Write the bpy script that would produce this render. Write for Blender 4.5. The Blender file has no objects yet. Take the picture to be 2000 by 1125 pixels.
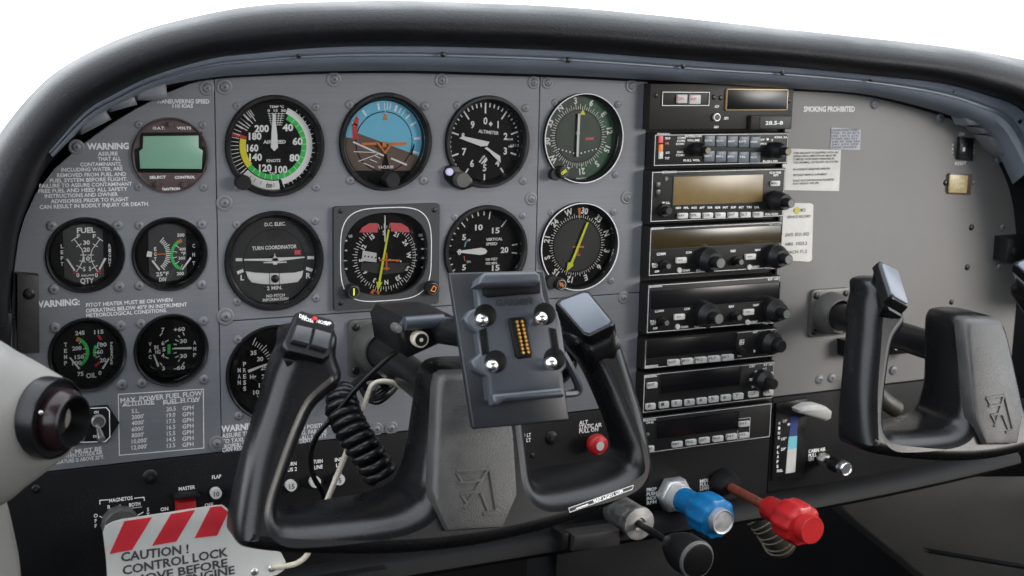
import bpy, bmesh, math, random
from mathutils import Vector, Matrix
random.seed(7)
PI = math.pi
SC = bpy.context.scene
COL = SC.collection
# ------------------------------------------------------------------ camera
F = 2562.54                                   # focal length in photo pixels (2000 wide)
CAM = Vector((-.22119, -1.05612, .16197))
YAW, PITCH, ROLL = [math.radians(a) for a in (25.9333, -10.2942, 1.18487)]
FWD = Vector((math.sin(YAW)*math.cos(PITCH), math.cos(YAW)*math.cos(PITCH), math.sin(PITCH)))
_r = Vector((math.cos(YAW), -math.sin(YAW), 0)); _u = _r.cross(FWD)
RGT = _r*math.cos(ROLL) + _u*math.sin(ROLL)
UPV = -_r*math.sin(ROLL) + _u*math.cos(ROLL)
cd = bpy.data.cameras.new('camera'); cam = bpy.data.objects.new('camera', cd); COL.objects.link(cam)
cd.sensor_width = 36; cd.lens = F/2000*36; cd.clip_start = .02; cd.clip_end = 500
cd.dof.use_dof = True; cd.dof.focus_distance = 1.12; cd.dof.aperture_fstop = 11
cam.matrix_world = Matrix(((RGT.x, UPV.x, -FWD.x, CAM.x), (RGT.y, UPV.y, -FWD.y, CAM.y), (RGT.z, UPV.z, -FWD.z, CAM.z), (0, 0, 0, 1)))
SC.camera = cam
# ------------------------------------------------------------------ sky and light
w = bpy.data.worlds.new('World'); SC.world = w; w.use_nodes = True
nt = w.node_tree; nt.nodes.clear()
out = nt.nodes.new('ShaderNodeOutputWorld'); bg = nt.nodes.new('ShaderNodeBackground')
tc = nt.nodes.new('ShaderNodeTexCoord'); sx = nt.nodes.new('ShaderNodeSeparateXYZ')
rp = nt.nodes.new('ShaderNodeValToRGB')
rp.color_ramp.elements[0].position = .20; rp.color_ramp.elements[0].color = (.045, .042, .04, 1)
rp.color_ramp.elements[1].position = .26; rp.color_ramp.elements[1].color = (.90, .95, 1, 1)
mr = nt.nodes.new('ShaderNodeMapRange'); mr.inputs[1].default_value = -1; mr.inputs[2].default_value = 1
nt.links.new(tc.outputs['Generated'], sx.inputs[0]); nt.links.new(sx.outputs[2], mr.inputs[0])
nt.links.new(mr.outputs[0], rp.inputs[0]); nt.links.new(rp.outputs[0], bg.inputs[0])
bg.inputs[1].default_value = 2.1
nt.links.new(bg.outputs[0], out.inputs[0])
sd = bpy.data.lights.new('sun', 'SUN'); sun = bpy.data.objects.new('sun', sd); COL.objects.link(sun)
sd.energy = 1.5; sd.angle = math.radians(25); sd.color = (1, .93, .85)
sun.rotation_euler = Vector((-.62, .76, -.22)).to_track_quat('-Z', 'Y').to_euler()   # soft warm light from the right rear
SC.view_settings.view_transform = 'Standard'; SC.view_settings.look = 'None'
SC.view_settings.exposure = 1.05; SC.view_settings.gamma = 1
SC.render.engine = 'CYCLES'
SC.render.resolution_x = 1024; SC.render.resolution_y = 576

# ------------------------------------------------------------------ pixel -> place
def ray(px, py): return FWD*F + RGT*(px-1000) + UPV*(562.5-py)
def at(px, py, Y=0.0):
    d = ray(px, py); return CAM + d*((Y-CAM.y)/d.y)
def onplane(px, py, p0, n):
    d = ray(px, py); return CAM + d*((p0-CAM).dot(n)/d.dot(n))
def mpp(px, py, Y=0.0): return (at(px, py-1, Y) - at(px, py, Y)).length       # metres in one pixel, measured upward

# ------------------------------------------------------------------ materials
def lin(c): return tuple(((v/255)/12.92 if v/255 <= .04045 else ((v/255+.055)/1.055)**2.4) for v in c)
MATS = {}
def mat(name, col, rough=.5, metal=0, bump=None, var=None, spec=.5, coat=0, emit=None, rvar=0, streak=0, dust=0):
    m = bpy.data.materials.new(name); m.use_nodes = True; n = m.node_tree; b = n.nodes['Principled BSDF']
    c = (*col, 1)
    b.inputs['Base Color'].default_value = c; b.inputs['Roughness'].default_value = rough
    b.inputs['Metallic'].default_value = metal; b.inputs['Specular IOR Level'].default_value = spec
    b.inputs['Coat Weight'].default_value = coat
    if emit:
        b.inputs['Emission Color'].default_value = (*emit[0], 1); b.inputs['Emission Strength'].default_value = emit[1]
    t = n.nodes.new('ShaderNodeTexCoord')
    if var or rvar:
        sc, am = var or (40, 0)
        ns = n.nodes.new('ShaderNodeTexNoise'); ns.inputs['Scale'].default_value = sc; ns.inputs['Detail'].default_value = 6; ns.inputs['Roughness'].default_value = .65
        n.links.new(t.outputs['Object'], ns.inputs['Vector'])
        if var:
            r = n.nodes.new('ShaderNodeMapRange'); r.inputs[1].default_value = .3; r.inputs[2].default_value = .7
            r.inputs[3].default_value = 1-am; r.inputs[4].default_value = 1+am
            n.links.new(ns.outputs[0], r.inputs[0])
            mx = n.nodes.new('ShaderNodeVectorMath'); mx.operation = 'SCALE'; mx.inputs[0].default_value = col
            n.links.new(r.outputs[0], mx.inputs['Scale']); n.links.new(mx.outputs[0], b.inputs['Base Color'])
        if rvar:
            r2 = n.nodes.new('ShaderNodeMapRange'); r2.inputs[1].default_value = .3; r2.inputs[2].default_value = .7
            r2.inputs[3].default_value = max(.02, rough-rvar); r2.inputs[4].default_value = min(1, rough+rvar)
            n.links.new(ns.outputs[0], r2.inputs[0]); n.links.new(r2.outputs[0], b.inputs['Roughness'])
    if streak:                                   # faint horizontal rub marks and scuffs
        mp = n.nodes.new('ShaderNodeMapping'); mp.inputs['Scale'].default_value = (7, 7, 420)
        n.links.new(t.outputs['Object'], mp.inputs[0]); n2 = n.nodes.new('ShaderNodeTexNoise'); n2.inputs['Scale'].default_value = 1; n2.inputs['Detail'].default_value = 4
        n.links.new(mp.outputs[0], n2.inputs['Vector']); r3 = n.nodes.new('ShaderNodeMapRange'); r3.inputs[1].default_value = .35; r3.inputs[2].default_value = .7; r3.inputs[3].default_value = 1-streak; r3.inputs[4].default_value = 1+streak
        n.links.new(n2.outputs[0], r3.inputs[0]); m2 = n.nodes.new('ShaderNodeVectorMath'); m2.operation = 'SCALE'
        src = b.inputs['Base Color'].links[0].from_socket; n.links.new(src, m2.inputs[0]); n.links.new(r3.outputs[0], m2.inputs['Scale']); n.links.new(m2.outputs[0], b.inputs['Base Color'])
    if dust:                                     # settled dust specks and rubbed patches
        n4 = n.nodes.new('ShaderNodeTexNoise'); n4.inputs['Scale'].default_value = 650; n4.inputs['Detail'].default_value = 2
        n5 = n.nodes.new('ShaderNodeTexNoise'); n5.inputs['Scale'].default_value = 22; n5.inputs['Detail'].default_value = 5
        n.links.new(t.outputs['Object'], n4.inputs['Vector']); n.links.new(t.outputs['Object'], n5.inputs['Vector'])
        r4 = n.nodes.new('ShaderNodeMapRange'); r4.inputs[1].default_value = .58; r4.inputs[2].default_value = .75; n.links.new(n4.outputs[0], r4.inputs[0])
        r5 = n.nodes.new('ShaderNodeMapRange'); r5.inputs[1].default_value = .45; r5.inputs[2].default_value = .68; r5.inputs[3].default_value = .15; n.links.new(n5.outputs[0], r5.inputs[0])
        mu = n.nodes.new('ShaderNodeMath'); mu.operation = 'MULTIPLY'; n.links.new(r4.outputs[0], mu.inputs[0]); n.links.new(r5.outputs[0], mu.inputs[1])
        m5 = n.nodes.new('ShaderNodeMath'); m5.operation = 'MULTIPLY'; m5.inputs[1].default_value = dust; n.links.new(mu.outputs[0], m5.inputs[0])
        mx5 = n.nodes.new('ShaderNodeMix'); mx5.data_type = 'RGBA'; mx5.inputs['B'].default_value = (.30, .29, .27, 1)
        n.links.new(m5.outputs[0], mx5.inputs['Factor']); n.links.new(b.inputs['Base Color'].links[0].from_socket, mx5.inputs['A']); n.links.new(mx5.outputs['Result'], b.inputs['Base Color'])
    if bump:
        sc, st, dist = bump
        nb = n.nodes.new('ShaderNodeTexNoise'); nb.inputs['Scale'].default_value = sc; nb.inputs['Detail'].default_value = 3
        n.links.new(t.outputs['Object'], nb.inputs['Vector'])
        bp = n.nodes.new('ShaderNodeBump'); bp.inputs['Strength'].default_value = st; bp.inputs['Distance'].default_value = dist
        n.links.new(nb.outputs[0], bp.inputs['Height']); n.links.new(bp.outputs[0], b.inputs['Normal'])
    MATS[name] = m; return m
mat('panel_grey', (.140, .146, .161), .5, bump=(900, .4, .0004), var=(14, .08), rvar=.06, streak=.05, dust=0.25)
mat('panel_right', (.138, .134, .130), .5, bump=(900, .35, .0004), var=(10, .07), rvar=.05, streak=.012, dust=0.15)  # panel paint again, with the warm bounce light of this side in its colour
mat('screw_grey', (.15, .155, .166), .4, bump=(600, .2, .0003), var=(300, .12))
mat('pad_black', (.0068, .0068, .008), .46, spec=.14, bump=(520, .55, .0006), var=(9, .2), rvar=.08, dust=0.10)
mat('trim_metal', (.15, .172, .21), .42, var=(30, .08), rvar=.08)
mat('tab_grey', (.15, .16, .175), .5, var=(60, .12))
mat('black_panel', (.0065, .0065, .0072), .55, spec=.2, bump=(1100, .35, .0004), var=(12, .25), rvar=.08, dust=0.1)
mat('black_plastic', (.006, .006, .0068), .32, spec=.3, bump=(700, .12, .0003), var=(20, .25), rvar=.07, dust=0.06)
mat('yoke_black', (.0045, .0045, .0052), .28, spec=.3, bump=(420, .10, .0003), var=(16, .15), rvar=.04, dust=0.06)
mat('yoke_pad', (.034, .033, .0315), .42, bump=(1000, .6, .0007), var=(60, .25), rvar=.1)
mat('grip_pad', (.115, .13, .16), .42, bump=(900, .2, .0003), var=(25, .1))
mat('bezel_black', (.008, .008, .0088), .34, spec=.35, var=(80, .25), rvar=.1)
mat('vent_ball', (.016, .008, .009), .25, spec=.3, var=(40, .3))
mat('vent_black', (.005, .005, .0055), .32, spec=.28)
mat('bezel_brown', (.068, .042, .043), .42, var=(40, .2), rvar=.08)
mat('dial_black', (.0062, .0062, .007), .6, spec=.15, var=(50, .15))
mat('dial_grey', (.028, .029, .031), .6, var=(40, .1))
mat('plate_grey', (.048, .049, .052), .6)
mat('cap_bronze', (.16, .13, .075), .5)
mat('dial_green_reflection', (.012, .034, .017), .45, var=(20, .45))  # green reflection of the glass tinted into the dial colour
mat('white_print', (.88, .88, .87), .6)
mat('grey_print', (.68, .68, .69), .6, var=(900, .2))
mat('faint_print', (.2, .2, .2), .6)
mat('green', (.04, .60, .11), .55)
mat('yellow', (.82, .72, .03), .55)
mat('lime', (.75, .82, .02), .5)
mat('red', (.62, .025, .03), .5)
mat('pink_red', (.72, .10, .12), .5)
mat('orange', (.72, .20, .03), .5)
mat('sky_blue', (.17, .55, .76), .55)
mat('earth_brown', (.14, .092, .072), .6)
mat('lcd_green', (.17, .33, .24), .3, var=(30, .05))
mat('screen_black', (.006, .006, .007), .25, spec=.3)
mat('screen_amber', (.17, .118, .046), .3, var=(70, .08))
mat('screen_bronze', (.036, .026, .010), .22, var=(10, .3))
mat('radio_face', (.011, .0107, .0103), .5, spec=.25, bump=(1200, .2, .0002), var=(25, .15), rvar=.06)
mat('radio_brown', (.018, .0155, .0135), .5, spec=.25, bump=(1200, .25, .0003), var=(18, .15), rvar=.06)
mat('gold', (.42, .30, .16), .4, metal=.6)
mat('button_grey', (.085, .105, .125), .4, var=(90, .1))
mat('button_white', (.5, .5, .485), .45, var=(150, .08))
mat('knob_black', (.008, .008, .009), .42, spec=.3, bump=(900, .2, .0003), var=(60, .2))
mat('knob_cap', (.10, .105, .10), .45, var=(80, .15))
mat('steel', (.72, .71, .69), .42, metal=1, var=(120, .1), rvar=.1)
mat('chrome', (.76, .76, .77), .26, metal=1)
mat('nut_metal', (.62, .63, .65), .42, metal=.8, var=(120, .12), rvar=.08)
mat('blue_knob', (.006, .15, .38), .33, var=(60, .12), rvar=.06, dust=0.12)
mat('red_knob', (.45, .014, .017), .36, var=(60, .12), rvar=.06, dust=0.12)
mat('rod_brown', (.17, .04, .025), .5, var=(140, .35))
mat('rod_cream', (.50, .46, .37), .4, var=(60, .2))
mat('card_green_reflection', (.010, .085, .032), .5, var=(25, .3))
mat('cream', (.62, .56, .45), .4, var=(60, .15))
mat('tag_white', (.60, .61, .585), .45, var=(22, .06), bump=(120, .2, .0006))
mat('tag_red', (.60, .03, .045), .42, var=(45, .14))
mat('tag_ink', (.05, .05, .055), .6, var=(300, .5))
mat('trim_plastic', (.19, .189, .178), .5, var=(8, .06), bump=(700, .2, .0004), dust=0.2)
mat('gps_grey', (.040, .046, .057), .42, bump=(900, .18, .0003), var=(25, .12), rvar=.06)
mat('gps_plate', (.015, .017, .021), .4, var=(20, .15), rvar=.06)
mat('rocker_grey', (.035, .037, .042), .4)
mat('gps_dark', (.004, .004, .0045), .5, spec=.15)
mat('gps_letter', (.006, .007, .009), .5)
mat('brass', (.78, .48, .13), .3, metal=1)
mat('dot_yellow', (.45, .40, .05), .6)
mat('paper', (.54, .53, .50), .6, var=(50, .1))
mat('paper_blue', (.36, .37, .42), .6, var=(60, .1))
mat('ink', (.06, .06, .07), .7)
mat('amber_light', (.45, .35, .16), .35, var=(250, .2))
mat('side_grey', (.072, .069, .066), .6, bump=(500, .3, .0005), var=(8, .12), dust=0.2)
mat('light_blocker_dark', (.045, .043, .04), .8)
mat('lip_black', (.0055, .0055, .006), .6, spec=.2, var=(30, .2))
mat('footwell', (.0035, .0035, .004), .8, spec=.1, var=(6, .3))
mat('strip_blue', (.02, .035, .17), .5)
mat('strip_cyan', (.16, .48, .58), .5)
mat('paddle_grey', (.36, .36, .345), .5, var=(50, .12))
mat('duct', (.03, .028, .022), .5)
mat('duct_wire', (.16, .14, .10), .4)
mat('lilac', (.55, .52, .75), .4)
mat('dusty_black', (.022, .02, .02), .55, var=(120, .4))
mat('collar_grey', (.07, .069, .065), .42, var=(50, .15), rvar=.08)
# thin instrument glass: clear with a weak mirror reflection
g = bpy.data.materials.new('glass'); g.use_nodes = True; n = g.node_tree; n.nodes.remove(n.nodes['Principled BSDF'])
fr = n.nodes.new('ShaderNodeFresnel'); fr.inputs[0].default_value = 1.4
tr = n.nodes.new('ShaderNodeBsdfTransparent'); gl = n.nodes.new('ShaderNodeBsdfGlossy'); gl.inputs['Roughness'].default_value = .03
mxs = n.nodes.new('ShaderNodeMixShader'); n.links.new(fr.outputs[0], mxs.inputs[0]); n.links.new(tr.outputs[0], mxs.inputs[1]); n.links.new(gl.outputs[0], mxs.inputs[2])
n.links.new(mxs.outputs[0], n.nodes['Material Output'].inputs[0]); MATS['glass'] = g

# ------------------------------------------------------------------ things
WLOC = {}
def thing(name, label, cat, loc, group=None):
    o = bpy.data.objects.new(name, None); COL.objects.link(o); o.location = loc; o.empty_display_size = .01
    o['label'] = label; o['category'] = cat
    if group: o['group'] = group
    WLOC[o.name] = Vector(loc); return o
def link(o, parent, wloc=None):
    COL.objects.link(o)
    if parent:
        o.parent = parent; WLOC[o.name] = WLOC[parent.name]

class MB:
    """collects faces of one mesh object; coordinates are world metres"""
    def __init__(s, mat='black_plastic', M=None):
        s.v = []; s.f = []; s.mi = []; s.mats = [mat]; s.cur = 0; s.M = M; s.smooth = 40
    def use(s, m):
        if m not in s.mats: s.mats.append(m)
        s.cur = s.mats.index(m); return s
    def add(s, vs, fs):
        k = len(s.v)
        for p in vs: s.v.append(s.M @ Vector(p) if s.M else Vector(p))
        for f in fs: s.f.append([i+k for i in f]); s.mi.append(s.cur)
        return s
    def slab(s, pts, y0, y1, bev=0.0):
        """prism over an (x,z) outline, counter-clockwise seen from the front; y0 back, y1 front (smaller y)"""
        n = len(pts)
        def inset(d):
            r = []
            for i in range(n):
                a, b, c = Vector(pts[i-1]), Vector(pts[i]), Vector(pts[(i+1) % n])
                e1 = (b-a); e2 = (c-b)
                if e1.length < 1e-9 or e2.length < 1e-9: r.append(b); continue
                e1.normalize(); e2.normalize()
                n1 = Vector((-e1.y, e1.x)); n2 = Vector((-e2.y, e2.x)); h = n1+n2
                q = max(.4, h.length_squared/2)
                r.append(b + h*(d/q/1.0)/1.0 if h.length > 1e-6 else b)
            return r
        rings = [(pts, y0)]
        if bev > 0:
            rings += [(pts, y1+bev), (inset(bev*.3), y1+bev*.3), (inset(bev), y1)]
        else: rings.append((pts, y1))
        vs = []; fs = []
        for ps, y in rings: vs += [(p[0], y, p[1]) for p in ps]
        for k in range(len(rings)-1):
            for i in range(n):
                j = (i+1) % n; fs.append([k*n+i, k*n+j, (k+1)*n+j, (k+1)*n+i])
        fs.append([(len(rings)-1)*n+i for i in range(n)]); fs.append([n-1-i for i in range(n)])
        return s.add(vs, fs)
    def box(s, x0, x1, y0, y1, z0, z1, bev=0):
        return s.slab([(x0, z0), (x1, z0), (x1, z1), (x0, z1)], y0, y1, bev)
    def rrect(s, x0, x1, y0, y1, z0, z1, r, bev=0, k=5):
        return s.slab(rr(x0, x1, z0, z1, r, k), y0, y1, bev)
    def lathe(s, c, prof, n=40, cap=True, lobes=None):
        """profile of (radius, y) turned about the y axis through c; first entry the back"""
        vs = []; fs = []
        for (r, y) in prof:
            for i in range(n):
                a = 2*PI*i/n; q = r
                if lobes: q = r*(1+lobes[1]*max(-.6, math.cos(a*lobes[0])))
                vs.append((c[0]+q*math.cos(a), c[1]+y, c[2]+q*math.sin(a)))
        for k in range(len(prof)-1):
            for i in range(n):
                j = (i+1) % n; fs.append([k*n+i, k*n+j, (k+1)*n+j, (k+1)*n+i])
        if cap:
            fs.append([(len(prof)-1)*n+i for i in range(n)]); fs.append([n-1-i for i in range(n)])
        return s.add(vs, fs)
    def tube(s, pts, r, n=10, cap=True):
        P = [Vector(p) for p in pts]; R = r if isinstance(r, (list, tuple)) else [r]*len(P)
        vs = []; fs = []; up = None
        for i, p in enumerate(P):
            t = (P[min(i+1, len(P)-1)]-P[max(i-1, 0)]).normalized()
            if up is None: up = Vector((0, 0, 1)) if abs(t.z) < .9 else Vector((1, 0, 0))
            a = t.cross(up).normalized(); b = a.cross(t).normalized(); up = b
            for k in range(n):
                q = 2*PI*k/n; vs.append(p + (a*math.cos(q)+b*math.sin(q))*R[i])
        for i in range(len(P)-1):
            for k in range(n):
                j = (k+1) % n; fs.append([i*n+k, i*n+j, (i+1)*n+j, (i+1)*n+k])
        if cap: fs.append([n-1-k for k in range(n)]); fs.append([(len(P)-1)*n+k for k in range(n)])
        return s.add(vs, fs)
    def loft(s, rows, close=False):
        n = len(rows[0]); vs = [p for r in rows for p in r]; fs = []
        for i in range(len(rows)-1):
            for k in range(n if close else n-1):
                j = (k+1) % n; fs.append([i*n+k, i*n+j, (i+1)*n+j, (i+1)*n+k])
        return s.add(vs, fs)
    def flat(s, pts, y): return s.add([(p[0], y, p[1]) for p in pts], [list(range(len(pts)))])
    def line(s, pts, w, y, closed=False):
        P = [Vector((p[0], p[1])) for p in pts]; n = len(P); L = []; Rr = []
        for i in range(n):
            a = P[i-1] if (i > 0 or closed) else P[i]; c = P[(i+1) % n] if (i < n-1 or closed) else P[i]
            e1 = (P[i]-a); e2 = (c-P[i])
            d = ((e1.normalized() if e1.length else Vector((0, 0))) + (e2.normalized() if e2.length else Vector((0, 0))))
            d.normalize(); nn = Vector((-d.y, d.x))
            cs = 1.0
            if e1.length and e2.length: cs = max(.35, abs(nn.dot(Vector((-e1.y, e1.x)).normalized())))
            L.append(P[i]+nn*(w/2/cs)); Rr.append(P[i]-nn*(w/2/cs))
        for i in range(n if closed else n-1):
            j = (i+1) % n; s.flat([Rr[i], Rr[j], L[j], L[i]], y)
        return s
    def text(s, t, x, z, h, y, wid=None, rot=0, align='c', bold=0):
        vs, fs, W = glyphs(t, bold)
        if not vs: return s
        sx = (wid/W if wid else h*.92); ca, sa = math.cos(rot), math.sin(rot)
        ox = {'c': -W/2, 'l': 0, 'r': -W}[align]
        q = []
        for (a, b) in vs:
            a = (a+ox)*sx; b = (b-.5)*h
            q.append((x+a*ca-b*sa, y, z+a*sa+b*ca))
        return s.add(q, fs)
    def ptext(s, t, px, py, hpx, Y, wpx=None, align='c', bold=0, dy=.0002):
        """lettering centred (or starting) at a photo pixel on the plane y = Y"""
        p = at(px, py, Y); k = mpp(px, py, Y)
        wid = None
        if wpx: wid = (at(px+wpx/2, py, Y)-at(px-wpx/2, py, Y)).x if align == 'c' else abs((at(px+wpx, py, Y)-at(px, py, Y)).x)
        return s.text(t, p.x, p.z, hpx*k, Y-dy, wid, 0, align, bold)
    def build(s, name, parent=None, label=None, kind=None):
        me = bpy.data.meshes.new(name); o = WLOC[parent.name] if parent else Vector((0, 0, 0))
        me.from_pydata([tuple(p-o) for p in s.v], [], s.f)
        for m in s.mats: me.materials.append(MATS[m])
        me.polygons.foreach_set('material_index', s.mi)
        if s.smooth:
            me.polygons.foreach_set('use_smooth', [True]*len(me.polygons))
            me.set_sharp_from_angle(angle=math.radians(s.smooth))
        me.update()
        ob = bpy.data.objects.new(name, me); link(ob, parent)
        if not parent: WLOC[ob.name] = Vector((0, 0, 0))
        if label: ob['label'] = label
        if kind: ob['kind'] = kind
        return ob
def rr(x0, x1, z0, z1, r, k=5):
    p = []
    for cx, cz, a0 in ((x1-r, z0+r, -90), (x1-r, z1-r, 0), (x0+r, z1-r, 90), (x0+r, z0+r, 180)):
        for i in range(k+1):
            a = math.radians(a0+90*i/k); p.append((cx+r*math.cos(a), cz+r*math.sin(a)))
    return p
_gl = {}
def glyphs(t, bold=0):
    key = (t, bold)
    if key in _gl: return _gl[key]
    cu = bpy.data.curves.new('t', 'FONT'); cu.body = t; cu.size = 1; cu.resolution_u = 2; cu.offset = .018+.02*bold; cu.fill_mode = 'FRONT'
    ob = bpy.data.objects.new('t', cu); me = bpy.data.meshes.new_from_object(ob)
    CH = .69
    vs = [(v.co.x/CH, v.co.y/CH) for v in me.vertices]; fs = [list(p.vertices) for p in me.polygons]
    if vs:
        x0 = min(v[0] for v in vs); W = max(v[0] for v in vs)-x0; vs = [(a-x0, b) for a, b in vs]
    else: W = 1
    bpy.data.objects.remove(ob); bpy.data.meshes.remove(me); bpy.data.curves.remove(cu)
    _gl[key] = (vs, fs, W); return _gl[key]
def plate(name, outline, holes, y0, y1, m, parent, bev=.0004):
    """flat sheet with round holes: filled curve with real thickness"""
    cu = bpy.data.curves.new(name, 'CURVE'); cu.dimensions = '2D'; cu.fill_mode = 'BOTH'
    cu.extrude = abs(y0-y1)/2 - bev; cu.bevel_depth = bev; cu.bevel_resolution = 1; cu.offset = -bev
    for pts in [outline] + [([(h[0].x+h[1]*math.cos(2*PI*i/72), h[0].z+h[1]*math.sin(2*PI*i/72)) for i in range(72)] if len(h) == 2 else h) for h in holes]:
        sp = cu.splines.new('POLY'); sp.points.add(len(pts)-1); sp.use_cyclic_u = True
        for q, p in zip(sp.points, pts): q.co = (p[0], p[1], 0, 1)
    ob = bpy.data.objects.new(name, cu); me = bpy.data.meshes.new_from_object(ob)
    bpy.data.objects.remove(ob); bpy.data.curves.remove(cu)
    o = WLOC[parent.name]; ym = (y0+y1)/2
    for v in me.vertices: a = v.co.copy(); v.co = Vector((a.x, ym-a.z, a.y))-o
    me.materials.clear(); me.materials.append(MATS[m]); me.name = name
    for p in me.polygons: p.material_index = 0
    me.polygons.foreach_set('use_smooth', [True]*len(me.polygons)); me.set_sharp_from_angle(angle=math.radians(30))
    ob = bpy.data.objects.new(name, me); link(ob, parent); return ob
def P2(pts, Y=0): return [(at(*p, Y).x, at(*p, Y).z) for p in pts]
def smooth(pts, k=6, closed=False):
    P = [Vector(p) for p in pts]; n = len(P); o = []
    for i in range(n if closed else n-1):
        if closed: a, b, c, d = P[i-1], P[i], P[(i+1) % n], P[(i+2) % n]
        else: a, b, c, d = P[max(i-1, 0)], P[i], P[i+1], P[min(i+2, n-1)]
        for j in range(k):
            t = j/k; o.append(.5*((2*b)+(c-a)*t+(2*a-5*b+4*c-d)*t*t+(3*b-a-3*c+d)*t**3))
    if not closed: o.append(P[-1])
    return o
# shared screw meshes (unit radius, axis towards -y)
def _screw(name, m, dome, rim=False, slot='cross', dark='dusty_black'):
    b = MB(m)
    if rim: b.lathe((0, 0, 0), [(1.0, .1), (1.0, -.10), (.9, -.16), (.66, -.16), (.62, -.14)], 28, False)
    r = .64 if rim else 1.0
    b.lathe((0, 0, 0), [(r, .1), (r, -dome*.35), (r*.85, -dome*.75), (r*.55, -dome), (r*.05, -dome*1.04)], 24)
    b.use(dark)
    q = r*.36; tq = r*.085; y = -dome*1.06
    b.flat([(-q, -tq), (q, -tq), (q, tq), (-q, tq)], y)
    if slot == 'cross': b.flat([(-tq, -q), (tq, -q), (tq, q), (-tq, q)], y-.004)
    me_o = b.build(name); me = me_o.data; bpy.data.objects.remove(me_o); me.name = name; return me
SCREWS = {'washer': _screw('panel_screw', 'screw_grey', .38, True), 'plain': _screw('small_screw', 'screw_grey', .42),
          'dark': _screw('dark_screw', 'bezel_black', .4), 'steel': _screw('steel_screw', 'steel', .4)}
def screw(parent, px, py, rpx, Y=0, kind='plain', name='screw'):
    p = at(px, py, Y); o = bpy.data.objects.new(name, SCREWS[kind]); link(o, parent)
    o.location = p - WLOC[parent.name]; s = rpx*mpp(px, py, Y); o.scale = (s, s, s); o.rotation_euler = (0, random.uniform(0, 3), 0)
    return o
# ================================================================== instrument positions (ellipse boxes in the photo)
def circ(l, r, t, b, Y=-.003):
    cx, cy = (l+r)/2, (t+b)/2; c = at(cx, cy, Y)
    R = .5*((at(r, cy, Y).x-at(l, cy, Y).x)/2 + (at(cx, t, Y).z-at(cx, b, Y).z)/2)
    return Vector((c.x, 0, c.z)), R
INS = dict(volt=circ(259, 408, 231, 377), asi=circ(442, 637.5, 187.5, 384.5), ai=circ(665, 847.5, 183, 372.5), alt=circ(872, 1038, 189, 367),
           cdi=circ(1063.5, 1219, 184, 357), fuel=circ(90, 246, 426, 574), egt=circ(259.5, 408, 426, 570), tc=circ(441, 636, 414.5, 607.5),
           vsi=circ(869, 1034, 404, 577), adf=circ(1057, 1209.5, 397.4, 567), oil=circ(94.7, 250, 623.5, 766), vac=circ(262.5, 410, 616, 756),
           man=circ(443, 634, 639, 822), tach=circ(1008, 1136, 632, 762))
# ================================================================== instrument panel
PANEL = thing('instrument_panel', 'grey painted aircraft instrument panel with white lettering and round gauge cutouts', 'panel', at(740, 800))
XS1 = at(423.5, 400).x; XS2 = at(1049, 400).x; XR = at(1252, 500, 0).x; XR2 = at(1519, 500).x
ZB = -.1746; ZS = at(440, 628).z; g_ = .0004
def holes(*names): return [(INS[n][0], INS[n][1]*1.003) for n in names]
left_out = P2([(415, 120), (329, 140), (265, 165), (200, 205), (150, 240), (100, 300), (60, 370), (38, 440), (26, 520), (22, 620), (20, 760), (24, 900)])
left_out = [(XS1-g_, at(423, 120).z)] + left_out + [(left_out[-1][0], ZB), (XS1-g_, ZB)]
plate_out = P2([(410, 154), (370, 164), (329, 180), (265, 213), (215, 243), (160, 283), (108, 330), (70, 380), (50, 425), (36, 470), (27, 530), (24, 620), (20, 760), (24, 900)])  # top edge lowered: black backing sheet stands in for shadow under the trim
plate_out = [(XS1-g_, at(423, 150).z)] + plate_out + [(plate_out[-1][0], ZB), (XS1-g_, ZB)]
plate('left_gauge_plate', plate_out, holes('volt', 'fuel', 'egt', 'oil', 'vac'), .003, 0, 'panel_grey', PANEL)
ZT = .175
plate('flight_plate', [(XS1+g_, ZS+g_), (XS2-g_, ZS+g_), (XS2-g_, ZT), (XS1+g_, ZT)], holes('asi', 'ai', 'alt', 'tc', 'vsi') + [P2([(660, 595), (850, 590), (850, 408), (660, 409)])], .003, 0, 'panel_grey', PANEL)
plate('navigation_plate', [(XS2+g_, ZS-.0), (XR, ZS-.0), (XR, ZT), (XS2+g_, ZT)], holes('cdi', 'adf'), .003, 0, 'panel_grey', PANEL)
plate('lower_plate', [(XS1+g_, ZB), (XR, ZB), (XR, ZS-.0-2*g_), (XS2+g_, ZS-.0-2*g_), (XS2-g_, ZS-.0-2*g_), (XS2-g_, ZS-g_), (XS1+g_, ZS-g_)], holes('man', 'tach'), .003, 0, 'panel_grey', PANEL)
ro = P2([(1980, 650), (1988, 560), (1990, 470), (1988, 400), (1965, 330), (1925, 255), (1880, 215), (1800, 185), (1690, 160), (1600, 150)])
plate('right_plate', [(XR2, -.183), (ro[0][0], -.183)] + ro + [(XR2, at(1555, 140).z)], [], .003, 0, 'panel_right', PANEL)
b = MB('black_panel')                                    # black rack well behind the radios, and seam backing
b.box(XR+.0003, XR2-.0003, .012, .006, ZB-.12, ZT); b.build('radio_rack', PANEL)
bs = [(q[0]+.0005, q[1]) for q in left_out[1:-2]][::-1] + [(left_out[0][0], left_out[0][1]), (XR, ZT), (XR2, at(1555, 140).z)] + ro[::-1]
bs = [(bs[0][0], -.19)] + bs + [(ro[0][0], -.19)]
b = MB('footwell'); b.slab(bs[::-1], .016, .0125); b.build('backing_sheet', PANEL)
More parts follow.
